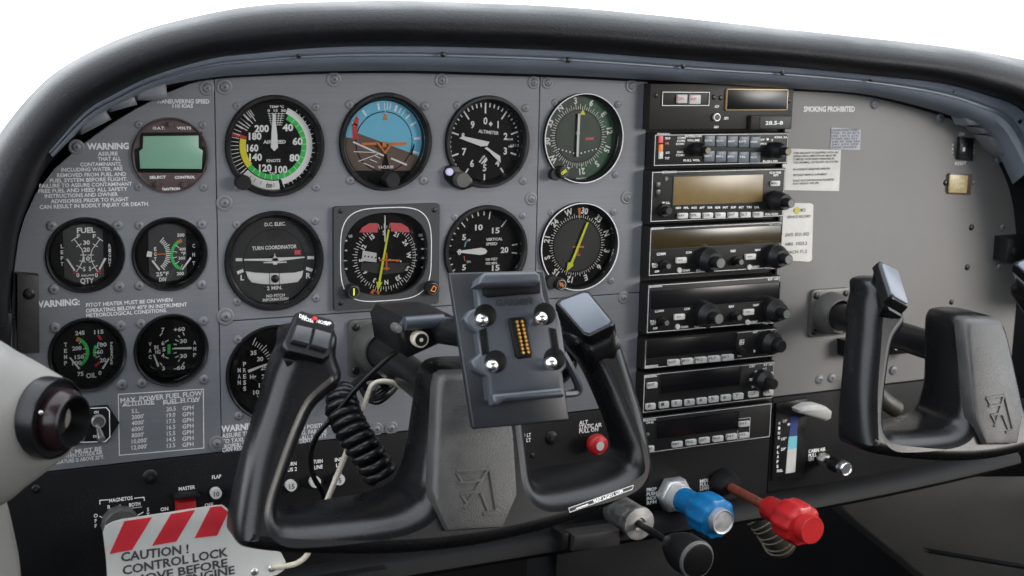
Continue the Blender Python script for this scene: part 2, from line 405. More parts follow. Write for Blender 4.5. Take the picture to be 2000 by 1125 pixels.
# screws with washers on the plates
for (x, y, r) in [(404, 172, 15), (438, 170, 16), (652, 155, 15), (862, 157, 14), (1042, 161, 13), (1069, 162, 12), (1233, 168, 13),
                  (438, 396, 16), (1037, 388, 13), (1224, 386, 13), (440, 618, 17), (1218, 581, 12), (149, 287, 15), (423, 866, 15),
                  (735, 838, 13), (764, 836, 13), (1196, 770, 11)]:
    screw(PANEL, x, y, r, 0, 'washer')
for (x, y, r, k) in [(1708, 203, 10, 'plain'), (1836, 229, 9, 'plain'), (1950, 311, 8, 'plain'), (1897, 444, 6, 'dark'), (1958, 444, 6, 'plain'),
                     (1889, 522, 6, 'dark'), (1952, 521, 6, 'plain'), (1600, 741, 9, 'plain'), (1624, 738, 9, 'plain'), (1744, 723, 9, 'plain'),
                     (1858, 590, 5, 'dark'), (1847, 357, 6, 'dark'), (1902, 357, 5, 'plain')]:
    screw(PANEL, x, y, r, 0, k)
# lettering printed on the panel
b = MB('grey_print'); b.smooth = 0
b.ptext('MANEUVERING SPEED', 409, 198, 8, 0, 98, 'r'); b.ptext('110 KIAS', 357, 207, 7, 0, 40)
b.build('lettering', PANEL)
b = MB('grey_print'); b.smooth = 0
b.ptext('WARNING', 211, 285.5, 12, 0, 82, bold=1)
for t, x0, x1, y in [('ASSURE', 191, 230, 300), ('THAT ALL', 191, 236, 310), ('CONTAMINANTS,', 157, 238, 320.5), ('INCLUDING WATER, ARE', 120, 240, 330.5),
                     ('REMOVED FROM FUEL AND', 112, 247, 341), ('FUEL SYSTEM BEFORE FLIGHT.', 98, 250, 351), ('FAILURE TO ASSURE CONTAMINANT', 78, 259, 361),
                     ('FREE FUEL AND HEED ALL SAFETY', 76, 250, 371), ('INSTRUCTIONS AND OWNER', 88, 231, 381), ('ADVISORIES PRIOR TO FLIGHT', 100, 252, 391), ('CAN RESULT IN BODILY INJURY OR DEATH.', 79, 293, 401)]:
    b.ptext(t, (x0+x1)/2, y, 7.2, 0, x1-x0)
b.build('lettering', PANEL)
b = MB('grey_print'); b.smooth = 0
b.ptext('WARNING:', 111, 592, 12, 0, 90, bold=1)
for t, x0, x1, y in [('PITOT HEATER MUST BE ON WHEN', 169, 338, 590.5), ('OPERATING BELOW 40°F IN INSTRUMENT', 169, 367, 600.5), ('METEOROLOGICAL CONDITIONS.', 169, 327, 611)]:
    b.ptext(t, (x0+x1)/2, y, 7.2, 0, x1-x0)
b.build('lettering', PANEL)
b = MB('grey_print'); b.smooth = 0
b.ptext('MAX. POWER FUEL FLOW', 316, 775, 9.5, 0, 160); b.ptext('ALTITUDE', 270, 787, 9, 0, 62); b.ptext('FUEL FLOW', 355, 782.5, 9, 0, 72)
b.line(P2([(239, 792.5), (302, 789)]), .0006, -.0002); b.line(P2([(318, 788), (386, 784)]), .0006, -.0002)
for i, (a, f) in enumerate([('S.L.', '20.5'), ('2000\'', '19.0'), ('4000\'', '17.5'), ('6000\'', '16.5'), ('8000\'', '15.5'), ('10,000\'', '14.5'), ('12,000\'', '13.5')]):
    y = 803 + i*11.9
    b.ptext(a, 257, y, 8, 0, None, 'l'); b.ptext(f, 334, y-4.5, 8, 0); b.ptext('GPH', 367, y-6.5, 8, 0, 22)
b.line(P2([(231, 770), (397, 760), (398, 875), (233, 889)])[::-1], .0007, -.0002, True)
b.build('lettering', PANEL)
b = MB('grey_print'); b.smooth = 0
for t, x0, x1, y in [('KIT MUST BE', 122, 199, 880), ('REMOVED WHEN OUTSIDE AIR', 84, 201, 889.5), ('TEMPERATURE IS ABOVE 20°F.', 88, 204, 898.5)]:
    b.ptext(t, (x0+x1)/2, y, 7.5, 0, x1-x0)
b.build('lettering', PANEL)
b = MB('grey_print'); b.smooth = 0
b.ptext('WARNING:', 472, 834, 12, 0, 80, bold=1)
for t, x0, x1, y in [('ASSURE THAT SEAT IS LOCKED IN POSITION', 435, 647, 841), ('TO TAXI, TAKEOFF AND LANDING. FAILURE', 435, 640, 852), ('PROPERLY LATCH SEAT AND HEED ALL SAFETY', 435, 640, 862), ('CAN RESULT IN BODILY INJURY OR DEATH', 435, 615, 870)]:
    b.ptext(t, (x0+x1)/2, y-1, 8, 0, x1-x0)
b.build('lettering', PANEL)
b = MB('grey_print'); b.smooth = 0
b.ptext('SMOKING PROHIBITED', 1620, 213, 10, 0, 100, bold=1)
b.build('lettering', PANEL)

# ================================================================== black lower panel with rolled lip
LOW = thing('switch_panel', 'matte black lower panel carrying breakers, switches and engine controls', 'panel', at(900, 1000))
ZL = -.2885; YL = -.003
b = MB('black_panel')
b.box(-.155, XR2+.001, .012, YL, ZL, ZB-.0006, .0008); b.box(XR2+.002, .925, .012, YL, ZL+.004, -.1838, .0008)
b.build('face_plate', LOW)
# lip: rolled edge running under the panel, deeper towards the right
b = MB('lip_black')
rows = []
for i in range(41):
    x = -.155+1.08*i/40; z = ZL+.002 + (max(0, x-.55)**2)*.10
    rows.append([(x, -.002, z+.001), (x, -.016, z-.001), (x, -.024, z-.007), (x, -.026, z-.014), (x, -.020, z-.020), (x, -.004, z-.022), (x, .012, z-.020), (x, .012, z)])
b.loft(rows, True); b.add(rows[0], [list(range(8))]); b.add(rows[-1], [list(range(8))[::-1]])
b.build('lip', LOW)
b = MB('black_panel'); b.M = Matrix.Translation((0, 0, 0))
b.box(at(600, 1110).x, at(735, 1100).x, -.004, -.030, ZL-.030, ZL-.001, .001); b.build('lip_joint', LOW)
b = MB('white_print'); b.smooth = 0
YP = YL
b.ptext('MAGNETOS', 236, 975, 7, YP, 46)
b.line(P2([(195, 985), (195, 977), (212, 976)], YP), .0007, YP-.0002); b.line(P2([(262, 973), (281, 971), (282, 978)], YP), .0007, YP-.0002)
b.ptext('R', 213, 990, 7, YP); b.ptext('L', 236, 988, 7, YP); b.ptext('BOTH', 263, 985, 7, YP, 22)
b.line(P2([(252, 993), (277, 990)], YP), .0004, YP-.0002)
for p in ([(215, 996), (222, 1003)], [(236, 993), (236, 1001)], [(257, 995), (252, 1003)], [(280, 1000), (262, 1010)], [(194, 1008), (210, 1016)]):
    b.line(P2(p, YP), .0007, YP-.0002)
for i, c in enumerate('OFF'): b.ptext(c, 187, 1007+i*10, 7, YP)
for i, c in enumerate('START'): b.ptext(c, 289, 995+i*10, 7, YP)
b.build('lettering', LOW)
b = MB('white_print'); b.smooth = 0
b.ptext('MASTER', 365, 953, 7, YP, 32); b.ptext('ON', 321, 994, 7, YP); b.ptext('OFF', 408, 986, 7, YP)
b.build('lettering', LOW)
b = MB('white_print'); b.smooth = 0
b.ptext('FLAP', 423, 931, 7, YP, 18); b.ptext('INST', 471, 927, 7, YP, 18)
b.build('lettering', LOW)
b = MB('white_print'); b.smooth = 0
b.ptext('TURN', 568, 906, 7, YP, 22); b.ptext('BUS 2', 568, 917, 7, YP, 24); b.ptext('TURN', 621, 901, 7, YP, 18); b.ptext('LINE', 622, 912, 7, YP, 16); b.ptext('INST', 664, 897, 7, YP, 20); b.ptext('LTS', 664, 908, 7, YP, 15)
b.build('lettering', LOW)
b = MB('white_print'); b.smooth = 0
b.ptext('RADIO LT', 1020, 851, 7, YP, 34); b.ptext('PANEL LT', 1019, 861, 7, YP, 36)
b.build('lettering', LOW)
b = MB('white_print'); b.smooth = 0
b.ptext('ALT', 1131, 826, 7.5, YP, 17, 'l'); b.ptext('STATIC AIR', 1131, 834.5, 7.5, YP, 44, 'l'); b.ptext('PULL ON', 1131, 842.5, 7.5, YP, 37, 'l')
b.build('lettering', LOW)
b = MB('white_print'); b.smooth = 0
for i, t in enumerate(('PROP', 'PUSH', 'INCR', 'RPM')): b.ptext(t, 1263, 957+i*8.5, 6.5, YP, 19, 'l')
b.build('lettering', LOW)
b = MB('white_print'); b.smooth = 0
for i, t in enumerate(('MIX', 'PULL', 'LEAN')): b.ptext(t, 1367, 940+i*7.5, 6.5, YP, 17, 'l')
b.build('lettering', LOW)
b = MB('white_print'); b.smooth = 0
b.ptext('CABIN AIR', 1579, 881.5, 6.5, YP, 33, 'l'); b.ptext('PULL', 1579, 890, 6.5, YP, 16, 'l'); b.ptext('ON', 1579, 897.5, 6.5, YP, 10, 'l')
b.build('lettering', LOW)
for (x, y, r, k) in [(293, 931, 14, 'dark'), (1077, 855, 13, 'dark'), (70, 955, 8, 'dark'), (1547, 812, 5, 'dark'), (1040, 890, 5, 'dark')]:
    screw(LOW, x, y, r, YL, k)

# ================================================================== glareshield
GL = thing('glareshield', 'thick padded black glareshield curving over the top of the grey panel', 'glareshield', at(1000, 60))
ST = [((-120, 640), (12, 640), (16, 640)), ((-100, 470), (25, 470), (31, 475)), ((-50, 360), (55, 375), (61, 383)), ((0, 269), (95, 297), (103, 307)), ((75, 175), (164, 220), (178, 236)), ((149, 119), (224, 183), (240, 203)),
      ((261, 67), (300, 147), (316, 169)), ((373, 35), (411, 114), (418, 151)), ((500, 11), (500, 103), (500, 145)), ((640, 3), (640, 91), (640, 139)),
      ((800, 1), (800, 89), (800, 138)), ((950, 6), (950, 92), (950, 142)), ((1100, 13), (1100, 98), (1100, 147)), ((1250, 26), (1250, 109), (1250, 155)),
      ((1400, 42), (1400, 121), (1400, 164)), ((1550, 58), (1550, 131), (1550, 173)), ((1700, 74), (1700, 146), (1690, 184)), ((1850, 91), (1830, 160), (1815, 213)),
      ((1960, 108), (1920, 182), (1890, 240)), ((2060, 135), (2000, 216), (1935, 275)), ((2150, 200), (2050, 300), (1978, 360)), ((2180, 330), (2075, 430), (1994, 460)), ((2200, 560), (2090, 600), (2000, 600))]
rows = []; trows = []
def mixp(a, c, t): return (a[0]+(c[0]-a[0])*t, a[1]+(c[1]-a[1])*t)
for A, C, Fq in ST:
    r = []
    p = at(*A, -.012); r.append(p+Vector((0, .05, -.012))); r.append(p+Vector((0, .035, -.003))); r.append(p+Vector((0, .015, .0)))
    for t, Y in ((0, -.012), (.05, -.040), (.11, -.060), (.2, -.072), (.36, -.080), (.55, -.084), (.74, -.083), (.90, -.075), (.98, -.063), (1.0, -.054)):
        r.append(at(*mixp(A, C, t), Y))
    r.append(at(*mixp(A, C, 1.0), -.03)); r.append(at(*mixp(C, Fq, 1.0), .004)+(at(*mixp(C, Fq, 1.0), .004)-at(*mixp(C, Fq, .0), .004))*.25)
    rows.append(r)
    q = []
    for t, Y in ((-.02, -.046), (.03, -.052), (.22, -.051), (.30, -.049), (.34, -.045), (.40, -.045), (.45, -.049), (.60, -.047), (.80, -.036), (1.0, -.020), (1.0, -.006)):
        q.append(at(*mixp(C, Fq, t), Y))
    trows.append(q)
def dense(rows, k=6):
    cols = [smooth([r[i] for r in rows], k) for i in range(len(rows[0]))]
    return [[c[j] for c in cols] for j in range(len(cols[0]))]
b = MB('pad_black'); b.smooth = 60; b.loft(dense(rows)); b.build('pad', GL)
b = MB('trim_metal'); b.smooth = 50; b.loft(dense(trows[3:21])); b.build('edge_trim', GL)
for (x, y) in [(583, 108), (865, 106), (1110, 117), (1334, 128), (1528, 141), (1701, 154), (1862, 175), (1992, 236)]:
    screw(GL, x, y, 6, -.050, 'dark')
for pts in ([(262, 172), (270, 196), (318, 198), (329, 188), (326, 160)], [(206, 199), (218, 219), (270, 205), (262, 180)], [(150, 243), (160, 264), (219, 234), (204, 208)],
            [(1884, 226), (1893, 246), (1990, 244), (1998, 228)], [(1912, 249), (1922, 262), (2010, 264), (2010, 250)], [(1928, 265), (1948, 292), (1985, 320), (2020, 310), (2020, 268)]):
    b = MB('tab_grey'); b.smooth = 50; b.slab(P2(pts, -.03), -.010, -.030, .004); b.build('edge_tab', GL)
# ================================================================== left edge pieces
SB = thing('side_bracket', 'black vertical bracket strip with one screw at the left end of the panel', 'bracket', at(54, 690))
b = MB('dusty_black'); b.slab(P2([(33, 690), (78, 690), (76, 538), (33, 535)], -.012), .0, -.012, .0015); b.build('strip', SB)
screw(SB, 57, 574, 11, -.012, 'dark')
b = MB('knob_black'); b.slab(P2([(-40, 690), (22, 690), (25, 612), (-40, 600)], -.02), -.002, -.02, .002); b.build('end_block', SB)
# ================================================================== surroundings below the panel
b = MB('footwell'); b.box(-.6, 1.6, .42, .40, -.75, -.02)
o = b.build('firewall', None, kind='structure')
b = MB('footwell'); b.box(-.64, 1.64, .40, -2.0, -.77, -.75)
o = b.build('floor', None, kind='structure')
# unseen boxes added behind, beside and above to block light and darken reflections
b = MB('light_blocker_dark'); b.box(-.75, 1.65, -2.02, -2.06, -.75, .50); b.build('aft_light_blocker', None, kind='structure')
b = MB('light_blocker_dark'); b.box(-.64, -.60, .40, -2.0, -.75, -.10); b.build('left_light_blocker', None, kind='structure')
b = MB('light_blocker_dark'); b.box(1.60, 1.64, .40, -2.0, -.75, -.10); b.build('right_light_blocker', None, kind='structure')
b = MB('light_blocker_dark'); b.box(-.64, 1.9, -.55, -2.0, .62, .66); b.build('overhead_light_blocker', None, kind='structure')
# right kick panel: dark grey moulding beside the footwell
KP = thing('kick_panel', 'dark grey moulded side panel beneath the black lower panel on the copilot side', 'side panel', at(1850, 1100, .03))
b = MB('side_grey'); b.smooth = 50
pa = [(1630, 950), (1640, 990), (1700, 1044), (1775, 1105), (1840, 1160), (1900, 1220)]
lf = smooth([at(x, y, .03) for x, y in pa], 5)
rows = []
for p in lf:
    rows.append([p+Vector((.0, .03, 0)), p, p+Vector((.004, -.004, 0)), p+Vector((.16, -.03, .0)), p+Vector((.34, -.10, .0)), p+Vector((.55, -.25, 0))])
b.loft(rows[::-1]); b.build('moulding', KP)
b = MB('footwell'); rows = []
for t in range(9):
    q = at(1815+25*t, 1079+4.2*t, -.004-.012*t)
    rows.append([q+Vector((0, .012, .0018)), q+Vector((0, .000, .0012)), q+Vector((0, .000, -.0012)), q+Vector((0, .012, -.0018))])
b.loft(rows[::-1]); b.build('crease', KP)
# pedestal under the throttle
PD = thing('pedestal', 'black control pedestal below the throttle and propeller knobs', 'pedestal', at(1200, 1120, 0))
b = MB('black_panel'); b.box(at(1075, 1100).x, at(1341, 1060).x, .05, -.012, -.42, ZL-.0215, .003); b.build('body', PD)
b = MB('dusty_black'); b.slab(P2([(1120, 1078), (1212, 1066), (1212, 1035), (1122, 1047)], -.04), -.02, -.04, .002); b.build('latch_block', PD)
b = MB('knob_black'); b.slab(P2([(1098, 1075), (1112, 1073), (1112, 1040), (1098, 1043)], -.035), -.012, -.035, .002); b.build('hinge', PD)
# flexible air duct hanging behind the mixture control
DU = thing('air_duct', 'dark ribbed flexible air duct hanging below the mixture control', 'duct', at(1510, 1085, .03))
pts = smooth([at(1470, 985, .06), at(1492, 1012, .05), at(1512, 1040, .045), at(1526, 1066, .05)], 8)
b = MB('duct'); b.tube(pts, .017, 20); b.build('hose', DU)
hp = []
for i in range(8):
    k = int(4+i*2.5); p = pts[k]; t = (pts[min(k+1, len(pts)-1)]-pts[k-1]).normalized(); a = t.cross(Vector((0, 1, 0))).normalized(); c = a.cross(t)
    b = MB('duct_wire'); b.tube([p+(a*math.cos(q*PI/12)+c*math.sin(q*PI/12))*.0176 for q in range(25)], .0009, 6, False); b.build('wire_ring', DU)

# ================================================================== left cabin trim with air vent
CT = thing('cabin_trim', 'pale grey moulded cabin trim housing bulging in from the left beside the panel', 'trim', at(20, 980, -.2))
YV = -.20
b = MB('trim_plastic'); b.smooth = 70
prof = [(-420, 845, 300, 200), (-300, 842, 262, 170), (-180, 836, 222, 145), (-80, 829, 190, 120), (0, 823, 160, 92), (40, 820, 133, 76), (75, 817, 111, 58), (105, 815, 91, 42), (130, 814, 74, 26), (148, 814, 50, 12), (156, 814, 14, 3)]
rows = []
for (x, y, h, dpt) in smooth([Vector(p) for p in prof], 4):
    c = at(x, y, YV); k = mpp(x, y, YV); r = []
    for i in range(36):
        a = 2*PI*i/36; r.append((c.x, c.y-dpt*k*math.cos(a), c.z+h*k*math.sin(a)))
    rows.append(r)
b.loft(rows, True); b.add(rows[-1], [list(range(36))]); b.build('housing', CT)
b = MB('trim_plastic'); b.smooth = 70                    # lower sill dropping out of the picture
rows = []
for (x0, y, w) in [(5, 960, 60), (14, 990, 64), (28, 1030, 68), (40, 1080, 74), (52, 1140, 80), (60, 1220, 90)]:
    p = at(x0, y, -.17); rows.append([p+Vector((0, .05, 0)), p+Vector((-.004, 0, 0)), p+Vector((-.012, -.012, 0)), p+Vector((-.05, -.03, 0)), p+Vector((-.3, -.05, 0))])
b.loft(dense(rows, 4)); b.build('sill', CT)
AV = thing('air_vent', 'round glossy black air vent nozzle set in the pale cabin trim', 'vent', at(110, 890, -.21))
AX = Vector((.70, -.71, -.02)).normalized()
def frame(p, n, upv=Vector((0, 0, 1))):
    """local -y points along n"""
    yv = -n.normalized(); xv = yv.cross(upv).normalized(); zv = xv.cross(yv)
    return Matrix(((xv.x, yv.x, zv.x, p.x), (xv.y, yv.y, zv.y, p.y), (xv.z, yv.z, zv.z, p.z), (0, 0, 0, 1)))
pv = at(108, 817, -.217); kv = mpp(108, 817, -.217)
M = frame(pv, AX)
b = MB('vent_black', M); b.lathe((0, 0, 0), [(77*kv, .02), (78*kv, -.001), (76*kv, -.0025), (73*kv, -.0025), (72*kv, -.001), (40*kv, .000), (.0001, .000)], 48, False); b.build('flange', AV)
pv2 = at(111, 817, -.2145); M2 = frame(pv2, AX)
b = MB('vent_ball', M2); b.lathe((0, 0, 0), [(52*kv, .012), (60*kv, .004), (61*kv, -.002), (58*kv, -.008), (50*kv, -.012)], 48, False); b.build('ball', AV)
b = MB('vent_black', M2); b.lathe((0, 0, 0), [(51*kv, -.006), (51*kv, -.011), (49*kv, -.0135), (45*kv, -.0135), (43*kv, -.010), (36*kv, -.002), (34*kv, -.001), (.0001, -.0005)], 48, False); b.build('nozzle', AV)
screw(AV, 80, 806, 4, -.235, 'steel')
# ================================================================== round instruments
class Dial:
    def __init__(s, key, name, label, depth=.006, face='dial_black', face_r=.88, bezel='bezel_black', lip=.10, proud=.0035, group='flight and engine instruments'):
        s.c, s.R = INS[key]; s.yf = depth; R = s.R
        s.root = thing(name, label, 'gauge', (s.c.x, 0, s.c.z-R), group)
        b = MB(bezel); i = 1-lip
        b.lathe(s.c, [(R*.996, .003), (R*.996, -proud*.7), (R*.985, -proud), (R*(i+.03), -proud), (R*i, -proud*.6), (R*face_r*.995, depth), (R*face_r*.99, depth+.001)], 64, False)
        s.bezel = b.build('bezel', s.root)
        b = MB(face); b.lathe(s.c, [(R*face_r, depth+.001), (R*face_r, depth)], 56); s.face = b.build('dial_face', s.root)
        s.mk = MB('white_print'); s.mk.smooth = 0; s.fr = face_r
    def P(s, px, py, y=None):
        p = at(px, py, s.yf if y is None else y); return ((p.x-s.c.x)/s.R, (p.z-s.c.z)/s.R)
    def W(s, q): return (s.c.x+q[0]*s.R, s.c.z+q[1]*s.R)
    def pol(s, a, r, o=(0, 0)): a = math.radians(a); return (o[0]+r*math.sin(a), o[1]+r*math.cos(a))
    def y(s, k): return s.yf-.00015*k
    def arc(s, m, r0, r1, a0, a1, k=1, o=(0, 0), b=None):
        b = b or s.mk; b.use(m); n = max(2, int(abs(a1-a0)/5)); n = n+1
        for i in range(n):
            t0 = a0+(a1-a0)*i/n; t1 = a0+(a1-a0)*(i+1)/n
            b.flat([s.W(s.pol(t0, r0, o)), s.W(s.pol(t1, r0, o)), s.W(s.pol(t1, r1, o)), s.W(s.pol(t0, r1, o))], s.y(k))
    def tick(s, m, a, r0, r1, w, k=2, o=(0, 0), b=None):
        b = b or s.mk; b.use(m); b.line([s.W(s.pol(a, r0, o)), s.W(s.pol(a, r1, o))], w*s.R, s.y(k))
    def poly(s, m, pts, k=1, px=True, b=None):
        b = b or s.mk; b.use(m); b.flat([s.W(s.P(*p) if px else p) for p in pts], s.y(k))
    def line(s, m, pts, w, k=2, px=True, b=None, closed=False):
        b = b or s.mk; b.use(m); b.line([s.W(s.P(*p) if px else p) for p in pts], w*s.R, s.y(k), closed)
    def text(s, t, px, py, hpx, wpx=None, m='white_print', rot=0, k=3, bold=.7):
        b = s.mk; b.use(m); p = at(px, py, s.yf); q = mpp(px, py, s.yf)
        wid = (at(px+wpx/2, py, s.yf)-at(px-wpx/2, py, s.yf)).x if wpx else None
        b.text(t, p.x, p.z, hpx*q, s.y(k), wid, -math.radians(rot), 'c', bold)
    def ptext(s, t, a, r, h, m='white_print', rot=None, k=3, o=(0, 0), bold=.7, wid=None):
        x, z = s.W(s.pol(a, r, o)); s.mk.use(m); s.mk.text(t, x, z, h*s.R, s.y(k), wid and wid*s.R, -math.radians(a if rot is None else rot), 'c', bold)
    def needle(s, pts, m='white_print', y=None, name='needle', th=.0008, px=True):
        yy = s.yf-.0025 if y is None else y; b = MB(m)
        ps = [(at(*p, yy).x, at(*p, yy).z) for p in pts] if px else [s.W(p) for p in pts]
        ar = sum(ps[i-1][0]*ps[i][1]-ps[i][0]*ps[i-1][1] for i in range(len(ps)))
        b.slab(ps if ar > 0 else ps[::-1], yy+th, yy); return b.build(name, s.root)
    def done(s, glass=True, screws=(), kind='plain', r=8):
        s.mk.build('markings', s.face)
        if glass:
            b = MB('glass'); b.lathe(s.c, [(s.R*(s.fr+.005), .0012), (s.R*(s.fr+.005), .0004)], 48); b.build('glass', s.root)
        for (x, y) in screws: screw(s.root, x, y, r, 0, kind)
        return s.root
def knob(root, px, py, rpx, y0, y1, m='knob_black', cap=None, name='knob', steps=None, flute=None):
    """round knob whose front centre sits at the pixel; y1 is its front"""
    c = at(px, py, y1); r = rpx*mpp(px, py, y1); L = y1-y0; b = MB(m); c = Vector((c.x, 0, c.z))
    b.lathe(c, [(r*.97, y0), (r, y0+L*.15), (r, y1-L*.12), (r*.93, y1)], 36, lobes=flute)
    if cap: b.use(cap); b.lathe(c, [(r*.78, y1), (r*.76, y1-.0004)], 28)
    return b.build(name, root)

# ---- digital outside-air and volt meter
d = Dial('volt', 'volt_meter', 'round brown digital volt and temperature meter with blank green display', -.001, 'bezel_brown', .93, 'bezel_brown', .03, .003)
d.root['category'] = 'meter'
b = MB('gps_dark'); zz = -.0016
outl = [(266, 337), (398, 338), (404, 330), (403, 288), (395, 283), (395, 258), (274, 259), (273, 287), (263, 292)]
b.slab(P2(outl, zz), -.0008, zz, .0002); b.build('display_frame', d.root)
b = MB('lcd_green'); b.slab(P2([(274, 329), (394, 330), (396, 294), (388, 289), (388, 265), (280, 266), (279, 290), (272, 296)], -.0022), -.0012, -.0022, .0002); b.build('display', d.root)
d.text('O.A.T.', 310, 250, 5, 24, 'grey_print'); d.text('VOLTS', 359, 250, 5, 28, 'grey_print'); d.text('SELECT', 308, 346, 5, 32, 'grey_print'); d.text('CONTROL', 361, 346, 5, 40, 'grey_print'); d.text('DAVTRON', 334, 369, 5, 34, 'grey_print')
for (x, y) in ((333, 243), (307, 360), (361, 360)):
    knob(d.root, x, y, 5.5, -.001, -.004, 'collar_grey', 'bezel_brown', 'push_button')
d.done(False, [(271, 243), (396, 244), (271, 365), (397, 366)])

# ---- airspeed indicator
d = Dial('asi', 'airspeed_indicator', 'airspeed indicator with green, white and yellow speed arcs and a white needle straight up')
d.arc('green', .575, .68, 27, 231); d.arc('white_print', .68, .80, 22, 168); d.arc('yellow', .555, .68, 231, 283); d.arc('red', .56, .86, 284, 289)
d.arc('white_print', .70, .93, 172, 228); d.arc('dial_black', .70, .9, 167, 172, 2)
for i in range(31): d.tick('white_print', 35+i*(196/30), .76, .83 if i % 2 else .86, .014)
for i in range(19): d.tick('white_print', 226+i*5.6, .70, .86 if i % 2 else .89, .013)
for a in (300, 305, 310, 317, 324): d.tick('white_print', a, .6, .87, .016)
for a in range(40, 230, 12): d.tick('white_print', a, .58, .675, .008)
for a in (180, 190, 200, 210, 218): d.tick('ink', a, .74, .82, .01, 4)
d.ptext('120', 187, .80, .07, 'ink', 0, 5)
for t, x, y, w_ in [('40', 562, 249, 21), ('60', 581, 276, 20), ('80', 575, 308, 20), ('100', 549, 331, 24), ('120', 518, 328, 25), ('140', 499, 307, 25), ('160', 493, 289, 23), ('180', 498, 266, 25), ('200', 511, 251, 28)]:
    d.text(t, x, y, 13, w_, bold=1)
d.text('AIRSPEED', 536, 277, 6.5, 44); d.text('KNOTS', 534, 313.5, 5.5, 27); d.text('TAS', 531, 338.5, 4.5, 11)
d.text('TEMP °C', 540, 208.5, 4.5, 28); d.text('0  15  30', 540, 216, 4.5, 36)
for i in range(5): d.line('white_print', [(525+i*6.5, 220), (530+i*4, 244)], .012)
for i in range(6): d.line('white_print', [(523+i, 222+i*4.4), (556-i, 222+i*4.4)], .01)
d.needle([(533, 222), (530.5, 262), (529, 288), (536, 295), (543, 288), (541.5, 262), (537, 222)], name='needle')
d.done(True, [(463, 207), (617, 209), (466, 366), (617, 366)])
knob(d.root, 477, 357, 15, -.002, -.012, 'knob_black', name='knob')

# ---- attitude indicator
d = Dial('ai', 'attitude_indicator', 'attitude indicator with blue sky, brown ground and orange aeroplane bars', .007, 'dial_black', .855)
o = d.P(750, 277)
hz = 15
d.arc('sky_blue', .62, .84, -83, 112, 1, o); d.arc('earth_brown', .62, .84, 112, 277, 1, o)
def half(m, r, a0, a1, k): d.poly(m, [d.pol(a0+(a1-a0)*i/24, r, o) for i in range(25)][::-1], k, False)
d.arc('dial_black', .60, .625, 0, 360, 2, o)
sh = d.P(750, 300); t0, t1 = -74.5, 106
half('earth_brown', .605, 0, 355, 3); d.poly('sky_blue', [d.pol(-72+(180+4)*i/24, .605, o) for i in range(25)][::-1], 4, False)
d.poly('red', [(688, 271), (700, 272), (697, 250), (701, 233), (696, 227), (688, 243)][::-1], 5)
d.line('white_print', [(689, 277), (749, 304)], .035, 6); d.line('white_print', [(763, 309), (794, 322)], .035, 6)
for a, b_ in [((690, 296), (738, 298)), ((699, 315), (740, 300)), ((709, 318), (730, 327)), ((722, 311), (736, 317)), ((730, 303), (742, 309))]: d.line('white_print', [a, b_], .016, 6)
for a, w_ in ((-10, .045), (0, .02), (5, .02), (10, .02), (-5, .0), (20, .045), (28, .02), (35, .02), (45, .03), (60, .04), (85, .05), (108, .04), (-36, .04), (-60, .03)):
    if w_: d.tick('white_print', a, .66, .80, w_, 5, o)
d.poly('orange', [(747, 234), (756, 234), (751.5, 217)], 7); d.line('white_print', [(751.5, 212), (751.5, 222)], .012, 8)
d.poly('dial_black', [(680, 333), (832, 333), (815, 360), (750, 372), (695, 360)][::-1], 6); d.poly('dial_black', [(743, 335), (762, 335), (754, 300), (750, 300)][::-1], 7)
d.text('VACUUM', 752, 326, 5.5, 30, k=9)
d.poly('dial_black', [(800, 302), (808, 279), (809, 285), (804, 304)], 5)
for pts in ([(707, 279), (735, 278), (735, 283), (707, 284)], [(766, 278), (794, 278), (794, 283), (766, 284)], [(735, 278), (740, 278), (752, 296), (764, 278), (768, 279), (753, 301)], [(747, 277), (755, 277), (755, 287), (747, 287)]):
    d.needle(pts, 'orange', .0035, 'aeroplane_bar', .0006)
d.done(True, [(683, 204), (830, 207), (684, 352), (827, 352)], 'plain', 9)
knob(d.root, 768, 352, 15, .002, -.010, 'knob_black')

# ---- altimeter
d = Dial('alt', 'altimeter', 'altimeter with white digits and hands pointing near eight and four', .007, 'dial_black', .84)
o = d.P(947, 281)
for i in range(50): d.tick('white_print', i*7.2, .80 if i % 5 else .66, .94 if i % 5 else .95, .028 if i % 5 else .035, 2, (o[0]*.9, o[1]))
for i in range(10):
    if i != 8: d.ptext(str(i), i*36, .52 if i else .5, .145, rot=0, o=o)
d.text('8', 904, 265, 10); d.text('ALTIMETER', 954, 258, 6, 40, rot=6)
d.poly('white_print', [(958, 247), (954, 242), (958, 237), (962, 242)][::-1], 3)
for i in range(4): d.line('white_print', [(936+i*3, 317-i*4), (944+i*2.6, 305-i*1.2)] if i < 2 else [(940+(i-2)*5, 320-(i-2)*1), (950+(i-2)*1, 308-(i-2)*-3)], .035)
d.text('1 0 1 3', 1005, 284, 5, 16); d.text('IN HG', 995, 272, 3.5, 12); d.text('MB', 997, 286, 3.5, 8)
d.needle([(897, 270), (905, 266), (942, 274), (956, 277), (952, 285), (940, 286)], name='long_hand')
d.needle([(951, 287), (962, 295), (977, 305), (978, 318), (968, 309), (956, 296), (947, 290)], name='short_hand')
d.done(True, [(892, 206), (1026, 211), (1021, 353)])
c = at(893, 343, -.004); k = mpp(893, 343, -.004)
b = MB('bezel_black'); b.slab(P2([(869, 338), (872, 350), (885, 364), (905, 372), (922, 366), (924, 350), (905, 335), (888, 322), (875, 325)], -.005), 0, -.005, .0015); b.build('knob_housing', d.root)
knob(d.root, 879, 336, 7.5, -.004, -.007, 'lilac', name='zero_knob'); knob(d.root, 906, 352, 15, -.004, -.014, 'collar_grey', name='setting_knob', flute=(18, .03))

